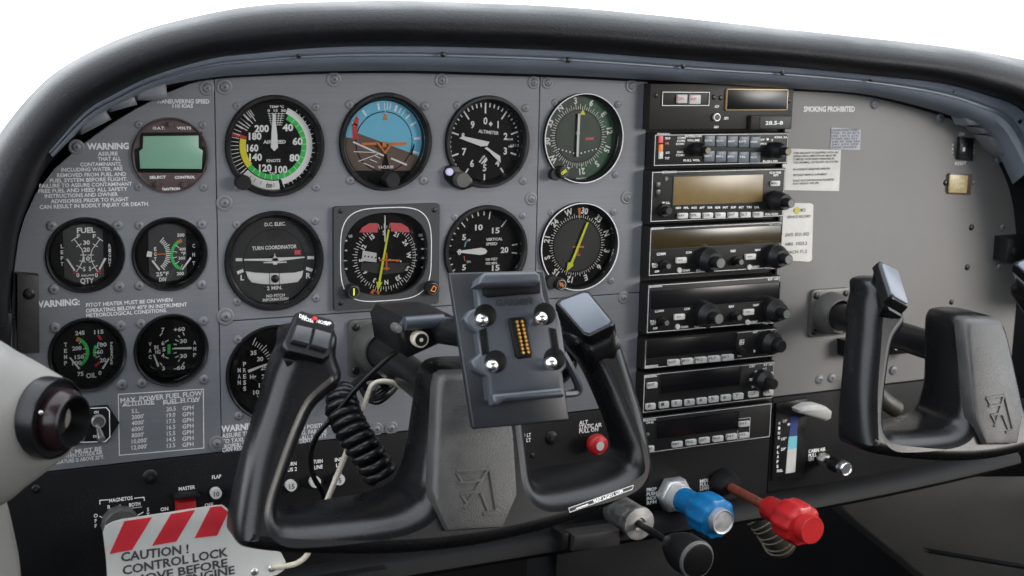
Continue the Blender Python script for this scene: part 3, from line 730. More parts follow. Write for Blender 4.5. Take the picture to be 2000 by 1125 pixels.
# ---- VOR indicator (green glass reflection painted on) and ADF indicator
def ring(d, m='grey_print'):
    b = MB(m); R = d.R; b.lathe(d.c, [(R*1.0, -.0034), (R*1.0, -.0042), (R*.982, -.0042), (R*.982, -.0034)], 72, False); b.build('white_rim', d.root)
def card(d, o, items, r_t, r0, r1, rot, h, m='white_print', step=5, rr_=.80):
    for i in range(0, 360, step): d.tick(m, i+rot, r0, r1 if i % 10 == 0 else r0+(r1-r0)*.6, .012, 2, o)
    for i, t in enumerate(items): d.ptext(t, rot+i*30, r_t, h, o=o)
CARD = ['N', '3', '6', 'E', '12', '15', 'S', '21', '24', 'W', '30', '33']
d = Dial('cdi', 'course_indicator', 'course indicator with a painted green glass reflection, vertical white needle and yellow triangle', .006, 'dial_green_reflection', .93, lip=.04)
ring(d); o = d.P(1130, 266)
d.arc('card_green_reflection', .59, .92, 5, 178, 1, (0, 0))  # green glass reflection put into the colour of the card's right arc
card(d, o, CARD, .80, .60, .72, -38, .135)
d.arc('dial_black', .575, .59, 0, 360, 1, o)
d.poly('lime', [(1132, 224), (1143, 224), (1138, 213)], 3); d.poly('lime', [(1135, 321), (1138, 321), (1136.5, 325)][::-1], 3)
for i in range(11): q = d.P(1091+i*7.3, 289+2*(6-abs(i-5)*1.0)+i*-.0); d.arc('white_print', 0, .018, 0, 360, 3, q)
d.arc('white_print', .03, .05, 0, 360, 3, d.P(1128, 260)); d.text('NAV', 1151, 271, 4, 15, 'pink_red'); d.poly('pink_red', [(1143, 274), (1160, 273), (1160, 268), (1143, 269)], 2)
d.text('BENDIX/KING', 1140, 349, 4, 30)
d.needle([(1129.5, 222), (1133.5, 222), (1130, 306), (1126, 306)], 'white_print')
d.done(True, [(1083, 200), (1206, 204), (1201, 341)], 'plain', 7)
knob(d.root, 1087, 341, 12, -.003, -.010, 'knob_black', name='knob_base'); kb = knob(d.root, 1101, 336, 12, -.003, -.013, 'knob_black', 'white_print', 'course_knob')
c = at(1101, 336, -.0135); k = mpp(1101, 336, -.0135); b = MB('bezel_black'); b.lathe((c.x, 0, c.z), [(9.2*k, -.0132), (9*k, -.0138)], 24); b.use('lime'); b.text('OBS', c.x, c.z, 6*k, -.0140, 13*k, .6); b.build('knob_face', kb)

d = Dial('adf', 'bearing_indicator', 'bearing indicator with a long yellow arrow over a black compass card', .006, 'dial_black', .93, lip=.04)
ring(d); o = d.P(1127, 479); rt = -100
card(d, o, CARD, .80, .63, .72, 72, .135)
b = d.mk
d.arc('dial_grey', 0, .60, 0, 360, 1, o)
d.poly('orange', [(1128, 406), (1134, 406), (1131.5, 430)], 4)
d.line('orange', [(1118, 482), (1140, 482)], .035, 4); d.line('orange', [(1128.5, 478), (1128.5, 500)], .03, 4); d.line('orange', [(1124, 498), (1133, 498)], .03, 4)
d.needle([(1146.5, 434), (1150, 435), (1119, 514), (1120, 519), (1107, 530), (1109, 513), (1115, 512)], 'lime', name='arrow')
d.text('BENDIX/KING', 1138, 561, 4, 30)
d.done(True, [(1076, 415), (1198, 414), (1193, 548)], 'plain', 7)
knob(d.root, 1080, 551, 13, -.003, -.010, 'knob_black', name='knob_base'); kb = knob(d.root, 1097, 556, 12, -.003, -.013, 'knob_black', 'white_print', 'heading_knob')
c = at(1097, 556, -.0135); b = MB('bezel_black'); b.lathe((c.x, 0, c.z), [(9.2*k, -.0132), (9*k, -.0138)], 24); b.use('orange'); b.text('HDG', c.x, c.z, 6*k, -.0140, 13*k, -.6); b.build('knob_face', kb)

# ---- turn coordinator
d = Dial('tc', 'turn_coordinator', 'turn coordinator with small white aeroplane and curved slip ball tube', .005, 'dial_grey', .87)
o = d.P(536, 508)
d.arc('dial_black', .60, .61, 150, 30+360-150-30, 1, o); d.arc('dial_black', .615, .625, -110, 110, 1, o)
d.text('D.C. ELEC.', 537, 437.5, 6.5, 41); d.text('TURN COORDINATOR', 536, 483, 7, 87); d.text('2 MIN.', 536, 562, 7, 30); d.text('NO PITCH', 538, 577, 5.5, 36); d.text('INFORMATION', 538, 584.5, 5.5, 50)
for q in ([(460, 504), (473, 504), (473, 510), (460, 510)], [(600, 500), (613, 500), (613, 506), (600, 506)], [(462, 550), (474, 545), (476, 551), (464, 556)], [(598, 526), (611, 522), (611, 528), (598, 532)], [(463, 550), (475, 545), (477, 551), (465, 556)]):
    pass
for q in ([(460, 504), (473, 504), (473, 510), (460, 510)], [(600, 500), (613, 500), (613, 506), (600, 506)], [(462, 530), (474, 525), (476, 531), (464, 536)], [(598, 521), (611, 525), (609, 531), (597, 527)]): d.poly('white_print', q[::-1], 3)
d.text('L', 473, 542, 10, 7); d.text('R', 602, 538, 10, 9)
d.poly('pink_red', [(575, 497), (587, 497), (587, 488), (575, 488)], 3)
tubep = [(480, 530), (500, 533), (525, 534), (537, 534), (550, 534), (575, 533), (593, 529), (590, 541), (582, 551), (560, 554), (537, 556), (512, 555), (492, 552), (485, 544)]
b = MB('white_print'); b.slab(P2(tubep[::-1], .0035), .005, .0035, .0008); tb = b.build('slip_tube', d.root)
c = at(538, 545, .001); k = mpp(538, 545, .001); b = MB('bezel_black'); b.lathe((c.x, 0, c.z), [(4*k, .0035), (7*k, .0030), (8*k, .002), (7*k, .0008), (3.5*k, .0002)], 24); b.build('ball', tb)
b = MB('bezel_black'); b.smooth = 0
for x in (526.5, 545.5): b.line(P2([(x, 531), (x+.5, 557)], .003), .0004, .0033)
b.build('tube_line', tb)
for pts in ([(477, 506), (530, 505), (545, 503), (595, 501.5), (595, 503.5), (546, 510), (528, 510), (477, 509)], [(531, 508), (536, 500), (537, 494), (538, 500), (544, 508), (541, 517), (534, 517)], [(515, 512), (533, 511), (533, 514), (515, 514)], [(542, 511), (560, 511), (560, 513), (542, 514)]):
    d.needle(pts, 'white_print', .002, 'aeroplane_silhouette')
d.done(True, [(462, 438), (615, 431), (463, 589), (617, 582)], 'plain', 8)

# ---- vertical speed indicator
d = Dial('vsi', 'vertical_speed_indicator', 'vertical speed indicator with white needle resting on zero', .007, 'dial_black', .86)
o = d.P(944, 489)
for a in range(0, 101, 10):
    d.tick('white_print', -90+a, .78 if a % 50 else .70, .92, .026, 2, o); d.tick('white_print', -90-a, .78 if a % 50 else .70, .92, .026, 2, o)
for a, r_ in ((40, .66), (83, .70), (97, .70), (140, .66)): d.tick('white_print', a, r_, .92, .028, 2, o)
for t, x, y in [('0', 897, 492, ), ('5', 906, 463), ('10', 935, 444), ('15', 968, 450), ('20', 985, 488), ('15', 968, 523), ('5', 906, 522), ('10', 935, 538)]: d.text(t, x, y, 10.5, 7.5*len(t))
d.text('VERTICAL', 965, 467, 5, 32); d.text('SPEED', 960, 476, 5, 22); d.text('100 FEET', 960, 506, 4.5, 23); d.text('PER MIN.', 960, 514, 4.5, 23)
d.text('UP', 915, 469, 4, 7); d.text('DN', 915, 511, 4, 7); d.line('strip_cyan', [(910, 472), (907, 482)], .03); d.line('orange', [(906, 500), (908, 510)], .015)
d.needle([(893, 490.5), (940, 484), (948, 486), (952, 491), (948, 496), (938, 498), (893, 493)])
d.done(True, [(888, 424), (1020, 421)], 'plain', 7)

# ---- small twin gauges
def twin(key, name, label, sc):
    d = Dial(key, name, label, .010, 'dial_black', .84, lip=.06, proud=.002)
    b = MB('plate_grey' if key in ('fuel', 'egt') else 'dial_black'); y0 = .0095
    b.slab([d.W(p) for p in [(-.5, -.62), (-.25, -.75), (0, -.78), (.25, -.75), (.5, -.62), (.5, .62), (.25, .75), (0, .78), (-.25, .75), (-.5, .62)]], .0105, y0)
    b.build('centre_plate', d.root); d.yf = y0-.0003
    d.screws = sc; return d
d = twin('fuel', 'fuel_quantity_gauge', 'twin fuel quantity gauge reading left and right tanks', [(101, 441), (230, 440), (105, 565), (233, 560)])
d.text('FUEL', 168, 449.5, 10, 36); d.text('QTY', 170, 548, 10, 27); d.text('GALLONS', 171, 537.5, 3.6, 25); d.text('0', 152, 537, 8, 6); d.text('0', 188, 537, 8, 6)
d.text('F', 153, 461, 7, 6); d.text('F', 184, 461, 7, 6)
for t, y in (('30', 473.5), ('20', 487.5), ('10', 505)): d.text(t, 169, y, 8, 13)
d.text('5  5', 170, 525, 8, 16)
for sg, cx in ((1, 163), (-1, 177)):
    pl = [(cx-18*sg, 467), (cx-10*sg, 478), (cx-3*sg, 487), (cx, 498), (cx-2*sg, 510), (cx-8*sg, 522), (cx-15*sg, 532)]
    d.line('white_print', pl, .022)
    for (i, a, c_) in ((0, (-6, 4), (5, -4)), (1, (-4, 4), (6, -2)), (3, (-6, 0), (6, 0)), (4, (-6, -1), (6, 2)), (5, (-6, -4), (6, 3))):
        x, y = pl[i]; d.line('white_print', [(x+a[0]*sg, y+a[1]), (x+c_[0]*sg, y+c_[1])], .022)
    x, y = pl[6]; d.line('red', [(x-6*sg, y-4), (x+5*sg, y+2)], .03, 3); d.line('red', [(x, y-4), (x-5*sg, y+3)], .03, 3)
for i, c_ in enumerate('LEFT'): d.text(c_, 121, 481+i*11.5, 7, 5)
for i, c_ in enumerate('RIGHT'): d.text(c_, 214, 480+i*9, 7, 5)
d.needle([(129, 506), (133, 506), (147, 527), (145, 530)]); d.needle([(204, 504), (208, 505), (195, 528), (193, 525)])
d.done(True, d.screws, 'plain', 10)
d = twin('egt', 'exhaust_temperature_gauge', 'twin exhaust and cylinder temperature gauge with green arc and brownish rim', [(272, 440), (394, 438), (272, 558), (394, 556)])
for i in range(17): a = 40+i*6.2; q = d.P(293, 497); d.tick('white_print', a, .42, .54 if i % 4 else .58, .026, 2, q)
q = d.P(367, 497)
d.arc('green', .40, .48, 205, 325, 2, q); d.arc('orange', .38, .48, 325, 338, 2, q)
for a in (210, 235, 260, 285, 310): d.tick('white_print', a, .3, .42, .02, 3, q)
d.text('500', 353, 459, 6, 14); d.text('400', 356, 486.5, 5.5, 13); d.text('°F', 358, 495, 6, 9); d.text('300', 355, 504, 5.5, 13); d.text('200', 352, 534, 6, 14); d.text('25°F', 317, 535, 7.5, 25); d.text('DIV', 318, 545.5, 7.5, 15)
for i, c_ in enumerate('EGT'): d.text(c_, 303, 486+i*10, 7, 5)
for i, c_ in enumerate('CHT'): d.text(c_, 378, 480+i*17, 7, 5)
d.poly('white_print', [(286, 501), (296, 502), (297, 492), (288, 490)], 2)
d.needle([(296, 510), (299, 508), (313, 526), (311, 529)]); d.needle([(372, 502), (374, 505), (357, 528), (355, 526)]); d.needle([(303, 496), (325, 495), (325, 497), (303, 498)], 'orange', name='reference_pointer')
d.done(True, d.screws, 'plain', 9)
d = twin('oil', 'oil_gauge', 'twin oil temperature and pressure gauge with two green arcs', [(107, 640), (235, 636), (238, 751)])
q = d.P(140, 689); d.arc('green', .36, .45, 20, 150, 2, q); q2 = d.P(216, 686); d.arc('green', .38, .46, 255, 298, 2, q2)
d.poly('orange', [(147, 665), (152, 658), (157, 663), (152, 668)][::-1], 3); d.poly('red', [(189, 655), (194, 654), (200, 662), (195, 664)][::-1], 3); d.poly('red', [(184, 713), (194, 705), (197, 708), (187, 717)][::-1], 3)
for t, x, y in [('245', 156, 650), ('200', 150, 680), ('150', 155, 697), ('100', 150, 708.5), ('75', 157, 730), ('115', 193, 648), ('100', 199, 673), ('60', 195, 687), ('20', 201, 703), ('0', 195, 728)]: d.text(t, x, y, 7.5, 6.2*len(t))
d.text('OIL', 178, 733, 9, 20)
for i, c_ in enumerate('TEMP'): d.text(c_, 128, 673+i*12, 7.5, 6)
for i, c_ in enumerate('PRESSURE'): d.text(c_, 218, 670+i*5.6, 4.5, 5)
for a in (40, 75, 100, 140): d.tick('white_print', a, .30, .38, .02, 3, q)
for a in (250, 270, 290, 312): d.tick('white_print', a, .3, .42, .02, 3, q2)
d.needle([(135, 699), (138, 698), (157, 719), (154, 722)]); d.needle([(212, 699), (214, 701), (202, 721), (199, 720)])
d.done(True, d.screws, 'plain', 10)
d = twin('vac', 'vacuum_ammeter_gauge', 'twin vacuum and ammeter gauge with short green bar', [(275, 632), (397, 627), (277, 748), (398, 741)])
d.poly('green', [(327, 691), (333, 691), (333, 672), (327, 673)], 2)
for t, x, y, w_ in [('7', 318, 644, 6), ('6', 318, 670, 6), ('5', 320, 682, 6), ('4', 318, 694, 6), ('3', 319, 719, 6), ('+60', 350, 643, 22), ('30', 358, 666, 14), ('30', 358, 695, 14), ('-60', 350, 718, 22), ('IN', 305, 678, 8), ('HG', 308, 687, 10)]: d.text(t, x, y, 7.5, w_)
for p_ in ([(312, 656), (317, 650)], [(322, 668), (329, 664)], [(322, 697), (329, 700)], [(312, 708), (317, 714)], [(357, 649), (360, 655)], [(348, 655), (351, 659)], [(342, 663), (349, 667)], [(339, 672), (345, 673)], [(339, 690), (345, 688)], [(342, 698), (349, 695)], [(348, 706), (351, 702)], [(356, 713), (360, 707)], [(336, 681), (345, 681)]): d.line('white_print', [p_[0], p_[1]], .028)
for i, c_ in enumerate('VAC'): d.text(c_, 293, 672+i*12.5, 7, 5.5)
for i, c_ in enumerate('AMP'): d.text(c_, 380, 669+i*12, 7, 6)
d.needle([(340, 679.5), (374, 678), (374, 682), (340, 682)]); d.needle([(299, 693), (302, 693), (311, 714), (308, 717)])
d.done(True, d.screws, 'plain', 9)
# ---- manifold pressure and tachometer
d = Dial('man', 'manifold_pressure_gauge', 'manifold pressure gauge half hidden behind the left yoke grip', .008, 'dial_black', .9, lip=.05, proud=.002)
q = d.P(468, 728)
for i in range(24): d.tick('white_print', 26+i*5.2, .62, .72 if i % 4 else .78, .016, 2, q)
for t, x, y in [('35', 495, 689), ('30', 508, 701), ('25', 515, 718), ('20', 517, 735), ('15', 511, 752), ('10', 500, 766)]: d.text(t, x, y, 8, 12)
d.text('Hg', 494, 735.5, 8, 12)
for i, c_ in enumerate('PRESS'): d.text(c_, 477.5, 711+i*12, 8, 6)
for i, c_ in enumerate('MAN'): d.text(c_, 467, 723+i*12, 8, 6)
d.needle([(484, 723), (486, 728), (522, 712), (522, 710)])
d.done(True, [(464, 663), (466, 812)], 'plain', 8)
d = Dial('tach', 'tachometer', 'black tachometer mostly hidden behind the navigation cradle', .008, 'dial_black', .9, lip=.05, proud=.002)
d.text('RPM', 1100, 738, 6, 16); d.text('X100', 1112, 746, 4, 14); d.poly('red', [(1094, 747), (1102, 746), (1102, 743), (1094, 744)], 3)
d.done(True, [], 'plain', 8)

# ---- horizontal situation indicator (square)
tl, trr, br, bl = (652, 401), (857, 400), (859, 598), (653, 603)
cx = at(755, 500).x; p = P2([bl, br, trr, tl], -.005); x0 = (p[0][0]+p[3][0])/2; x1 = (p[1][0]+p[2][0])/2; z0 = (p[0][1]+p[1][1])/2; z1 = (p[2][1]+p[3][1])/2
hc = Vector(((x0+x1)/2-.001, 0, (z0+z1)/2+.002)); HR = .0365
HS = thing('horizontal_situation_indicator', 'square grey instrument with compass card, two red flags and yellow course arrow', 'gauge', (hc.x, 0, z0), 'flight and engine instruments')
b = MB('dial_grey'); b.smooth = 0
N = 64; 
def ringplate(b, outer, c, r, y0, y1):
    n = len(outer); inn = [(c.x+r[0]*math.copysign(abs(math.cos(a))**r[2], math.cos(a)), c.z+r[1]*math.copysign(abs(math.sin(a))**r[2], math.sin(a))) for a in [math.atan2(q[1]-c.z, q[0]-c.x) for q in outer]]
    vs = [(q[0], y1, q[1]) for q in outer]+[(q[0], y1, q[1]) for q in inn]+[(q[0], y0, q[1]) for q in outer]+[(q[0], y0, q[1]) for q in inn]; fs = []
    for i in range(n):
        j = (i+1) % n; fs += [[i, j, n+j, n+i], [2*n+i, 2*n+j, j, i], [n+i, n+j, 3*n+j, 3*n+i]]
    b.add(vs, fs)
def densep(pts, step=.002):
    o = []
    for i in range(len(pts)):
        a, c = Vector(pts[i]), Vector(pts[(i+1) % len(pts)]); m = max(1, int((c-a).length/step))
        for j in range(m): o.append(tuple(a+(c-a)*j/m))
    return o
outer = densep(rr(x0, x1, z0, z1, .003))
ringplate(b, outer, hc, (HR*1.06, HR*.99, .8), .004, -.005)
bz = b.build('bezel', HS)
b = MB('grey_print'); b.smooth = 0
b.line([(hc.x+.0415*math.copysign(abs(math.cos(a))**.55, math.cos(a)), hc.z+.0405*math.copysign(abs(math.sin(a))**.55, math.sin(a))) for a in [2*PI*i/72 for i in range(72)]], .0007, -.0052, True)
b.build('white_outline', bz)
for (x, y) in ((665, 412), (848, 410), (665, 592)): screw(HS, x, y, 5, -.005, 'dark')
class HD(Dial):
    def __init__(s): s.c = hc; s.R = HR; s.yf = .004; s.root = HS; s.mk = MB('white_print'); s.mk.smooth = 0; s.fr = .98
d = HD()
b = MB('dial_black'); b.box(hc.x-.043, hc.x+.043, .005, .004, hc.z-.040, hc.z+.040); d.face = b.build('dial_face', HS)
o = d.P(752, 503)
for i in range(72): d.tick('white_print', i*5+8, .70, .82 if i % 2 == 0 else .77, .014, 2, o)
for i, t in enumerate(['S', '21', '24', 'W', '30', '33', 'N', '3', '6', 'E', '12', '15']): d.ptext(t, i*30-3, .60 if len(t) < 2 else .61, .105, o=o, bold=1)
for y in (470, 489, 525, 543): d.poly('white_print', [(672, y), (676, y-2), (679, y), (676, y+2)][::-1], 3); d.poly('white_print', [(821, y-3), (825, y-5), (829, y-3), (825, y-1)][::-1], 3)
d.line('white_print', [(667, 509), (678, 509)], .02); d.line('white_print', [(823, 504), (834, 504)], .02)
d.text('GS', 684, 461, 5, 8); d.text('GS', 821, 459, 5, 8); d.text('BENDIX/KING', 757, 588, 4.5, 34)
d.arc('grey_print', 1.0, 1.008, 60, 130, 2, d.P(734, 503))
d.poly('dial_grey', [(706, 513), (800, 513), (788, 531), (750, 536), (704, 528)][::-1], 3)
d.poly('grey_print', [(706, 509), (735, 512), (735, 494), (708, 489)], 4)
for i in range(11): d.arc('white_print' if i > 3 else 'ink', 0, .022, 0, 360, 6, d.P(712+i*7, 500+i*1.0))
for pts in ([(702, 454), (738, 454), (738, 436), (722, 436), (708, 444)], [(764, 452), (801, 454), (797, 444), (784, 436), (762, 435)]):
    d.needle(pts, 'pink_red', .0015, 'warning_flag', .0006)
d.needle([(751, 421), (753, 421), (753, 472), (751, 472)], 'white_print', .001, 'lubber_line', .0004)
d.needle([(758, 448), (761, 449), (743, 552), (747, 551), (738, 568), (735, 550), (739, 551)], 'lime', .0012, 'course_arrow', .0006)
for pts in ([(741, 507), (781, 507), (781, 510), (741, 510)], [(754, 494), (756.5, 494), (756.5, 528), (754, 528)], [(749, 523), (761, 523), (761, 526), (749, 526)]): d.needle(pts, 'orange', .0005, 'aeroplane_bar', .0005)
d.poly('orange', [(722, 572), (739, 579), (741, 570), (737, 565), (733, 570), (729, 563)], 5); d.poly('dial_black', [(728, 573), (736, 575), (736, 571), (729, 569)], 6)
d.mk.build('markings', d.face)
b = MB('glass'); b.box(hc.x-HR*1.05, hc.x+HR*1.05, -.0012, -.002, hc.z-HR*.98, hc.z+HR*.98); b.build('glass', HS)
for (x, y, r, m, t) in ((691, 570, 14, 'lime', 'CRS'), (846, 564, 14, 'orange', 'HDG')):
    kb = knob(HS, x, y, r, -.004, -.012, 'knob_black', 'white_print', 'course_knob' if m == 'lime' else 'heading_knob')
    c = at(x, y, -.0125); k = mpp(x, y, -.0125); b = MB('bezel_black'); b.lathe((c.x, 0, c.z), [(r*.76*k, -.0122), (r*.75*k, -.0128)], 24); b.use(m)
    if m == 'lime': b.flat([(c.x-1.5*k, c.z-7*k), (c.x+1.5*k, c.z-7*k), (c.x+1.5*k, c.z+7*k), (c.x-1.5*k, c.z+7*k)], -.0130)
    else: b.line([(c.x-5*k, c.z-3*k), (c.x+1*k, c.z+6*k), (c.x+6*k, c.z+2*k), (c.x+3*k, c.z-6*k)], 1.8*k, -.0130, True)
    b.build('knob_face', kb)
# ================================================================== radio stack
class Radio:
    def __init__(s, name, label, tl, trr, br, bl, Y=-.014, face='radio_face', border=True, inset=.0012, cat='radio'):
        p = [at(*q, Y) for q in (tl, trr, br, bl)]; s.Y = Y
        s.x0 = (p[0].x+p[3].x)/2; s.x1 = (p[1].x+p[2].x)/2; s.z1 = (p[0].z+p[1].z)/2; s.z0 = (p[2].z+p[3].z)/2
        s.root = thing(name, label, cat, ((s.x0+s.x1)/2, 0, s.z0), 'units of the radio stack')
        b = MB(face); b.box(s.x0, s.x1, .006, Y, s.z0, s.z1, .0006); s.face = b.build('face_plate', s.root)
        s.tx = MB('white_print'); s.tx.smooth = 0
        if border: s.tx.use('grey_print').line([(s.x0+inset, s.z0+inset), (s.x1-inset, s.z0+inset), (s.x1-inset, s.z1-inset), (s.x0+inset, s.z1-inset)], .0005, Y-.0002, True)
    def quad(s, x0, y0, x1, y1):
        """pixel box (left, top, right, bottom along its own mid lines) -> x0,x1,z0,z1"""
        xm, ym = (x0+x1)/2, (y0+y1)/2; return at(x0, ym, s.Y).x, at(x1, ym, s.Y).x, at(xm, y1, s.Y).z, at(xm, y0, s.Y).z
    def block(s, name, box, m, proud=.001, bev=.0003, r=0, label=None, parent=None):
        a, c, e, f = s.quad(*box); b = MB(m)
        if r: b.rrect(a, c, s.Y+.0004, s.Y-proud, e, f, r, bev)
        else: b.box(a, c, s.Y+.0004, s.Y-proud, e, f, bev)
        return b.build(name, parent or s.root)
    def screen(s, box, m='screen_black', frame='bezel_black'):
        a, c, e, f = s.quad(*box); b = MB(frame); t = .0008
        fr = s.block('display', box, m, .0003, .0001)
        for (u0, u1, v0, v1) in ((a-t, c+t, f, f+t), (a-t, c+t, e-t, e), (a-t, a, e, f), (c, c+t, e, f)): b.box(u0, u1, s.Y+.0004, s.Y-.0007, v0, v1)
        b.build('display_frame', s.root); return fr
    def button(s, x, y, w_, h, t='', m='button_white', proud=.0025, tm='ink', th=None):
        o = s.block('button', (x-w_/2, y-h/2, x+w_/2, y+h/2), m, proud, .0005, .0008)
        if t:
            b = MB(tm); b.smooth = 0; b.ptext(t, x-1.0, y-.5, th or h*.45, s.Y-proud, min(w_*.7, 6*len(t))); b.build('legend', o)
        return o
    def text(s, t, x, y, h, w_=None, m='white_print', align='c'): s.tx.use(m); s.tx.ptext(t, x, y, h, s.Y, w_, align)
    def knob(s, px, py, r, L, cap='knob_cap', stages=None, name='knob'):
        """tip centre pixel, tip radius, length; stages = outer rings [(radius factor, length fraction)]"""
        y1 = s.Y-L; c = at(px, py, y1); c = Vector((c.x, 0, c.z)); k = r*mpp(px, py, y1); b = MB('knob_black'); y = s.Y; prof = [(k*(stages[0][0] if stages else 1), s.Y+.0004)]
        for f, l in (stages or []): prof += [(k*f, s.Y-L*l+.0006), (k*f*.95, s.Y-L*l)]
        prof += [(k*1.02, prof[-1][1]), (k*1.0, y1+.0006), (k*.93, y1)]
        b.lathe(c, prof, 32, lobes=(16, .012)); b.use(cap); b.lathe(c, [(k*.85, y1), (k*.83, y1-.0003)], 28); return b.build(name, s.root)
    def done(s): s.tx.build('lettering', s.face); return s.root
# 1 remote switching unit
r = Radio('switching_unit', 'topmost brown-black radio unit with gold framed window and digit counter', (1270, 152), (1549, 177), (1547, 256), (1269, 248), -.012, 'radio_brown', False)
r.screen((1293, 179, 1384, 205), 'radio_brown', 'radio_brown'); a, c, e, f = r.quad(1293, 180, 1384, 206); r.tx.use('white_print').line([(a, e), (c, e), (c, f), (a, f)], .0006, r.Y-.0010, True)
r.button(1330, 193, 19, 17, 'ON', 'button_white', .003, 'red', 5); r.button(1355, 194, 21, 18, 'AP', 'button_white', .003, 'red', 5)
a, c, e, f = r.quad(1416, 173, 1537, 216)
b = MB('gold'); b.rrect(a, c, r.Y, r.Y-.002, e, f, .002, .0006); wf = b.build('window_frame', r.root)
b = MB('screen_black'); t = .0013; b.box(a+t, c-t, r.Y-.001, r.Y-.0024, e+t, f-t, .0003); b.build('window', wf)
r.block('counter', (1462, 225, 1541, 252), 'radio_brown', .004, .0006); r.block('counter_window', (1479, 228, 1539, 250), 'dial_grey', .0046, .0003)
b = MB('white_print'); b.smooth = 0; b.ptext('28.5-8', 1512, 240, 7, r.Y-.0046, 34); b.build('digits', r.root)
r.text('ADF', 1400, 208, 5, 9); r.text('GPS', 1418, 231, 5, 9); r.text('NAV', 1399, 248, 5, 9)
k = knob(r.root, 1401, 229, 8, r.Y, r.Y-.003, 'nut_metal', 'bezel_black', 'switch_nut'); 
for (x, y) in ((1281, 186), (1394, 190), (1541, 197), (1407, 191)): screw(r.root, x, y, 5, r.Y, 'dark')
r.done()
# 2 audio panel
r = Radio('audio_panel', 'slim audio panel with ten square grey push buttons', (1278, 256), (1541, 264), (1537, 325), (1276, 320))
for j in range(2):
    for i in range(5): r.button(1384.5+22.3*i-j*.5, 275+j*30+i*.6, 19.5, 21, ['COM1', 'COM2', 'ADF', 'DME', 'MKR', 'NAV1', 'NAV2', 'SPKR', 'TEL', 'AUX'][j*5+i], 'button_grey', .002, 'grey_print', 3.5)
for y, m in ((272, 'pink_red'), (289, 'orange'), (303, 'button_white')): r.block('marker_light', (1286, y-7, 1294, y+7), m, .0012, .0004)
r.text('BENDIX/KING', 1296, 262, 4, 24); r.text('SENS', 1304, 270, 4, 10); r.text('HI', 1303, 280, 4, 6, 'orange'); r.text('LO', 1304, 298, 4, 7); r.text('TST', 1303, 309, 4, 9)
for i, (t, x, y) in enumerate((('COM1', 1331, 269), ('COM2', 1330, 275), ('COM3', 1328, 281), ('EMG', 1328, 297), ('COM1', 1328, 303), ('INTERCOM', 1354, 266), ('VOLUME', 1354, 274), ('PULL VOL', 1351, 313), ('KMA 26', 1525, 268), ('SPKR', 1490, 281), ('1', 1499, 272), ('2', 1508, 274), ('OFF', 1487, 273), ('PUSH FM', 1504, 315))): r.text(t, x, y, 4, 5*len(t)*.8)
r.knob(1383, 294, 7, .020, 'cap_bronze', [(1.9, .45), (1.3, .7)]); r.knob(1540, 296, 8, .024, 'cap_bronze', [(2.0, .4), (1.4, .7)])
r.done()
# 3 amber navigation receiver
r = Radio('gps_receiver', 'radio with wide blank amber display and seven white keys', (1272, 329), (1534, 333), (1530, 428), (1270, 430), -.015)
r.screen((1315, 343, 1490, 397), 'screen_amber')
r.text('BENDIX/KING', 1307, 336, 4, 28); r.text('KLN 90B', 1514, 337, 4, 22); r.text('GPS', 1515, 342, 4, 10); r.text('PULL', 1301, 396, 4, 15)
r.button(1513, 358, 17, 10, 'MSG', 'button_white', .002)
for i, t in enumerate(('NAV', 'FPL', 'CLR', 'D', 'ENT', 'ALT', 'CRSR')): r.button(1331.5+24.5*i, 421-.35*i, 18.5, 10.5, t, 'button_white', .003)
for i, t in enumerate('NAV FPL MODE APT VOR NDB INT SUP ACT TRI CAL'.split()): r.text(t, 1325+i*15.3, 406-.15*i, 4, 10)
r.text('PULL SCAN', 1507, 418, 4, 24)
for y in (372, 386): r.block('light_sensor', (1279, y-16, 1289, y-1), 'bezel_black', .0008)
r.knob(1307, 412, 8, .010, 'knob_black', [(1.6, .4)]); r.knob(1546, 397, 9, .028, 'knob_cap', [(2.1, .35), (1.7, .7)]); knob(r.root, 1302, 349, 4, r.Y, r.Y-.001, 'knob_cap', name='light')
r.done()
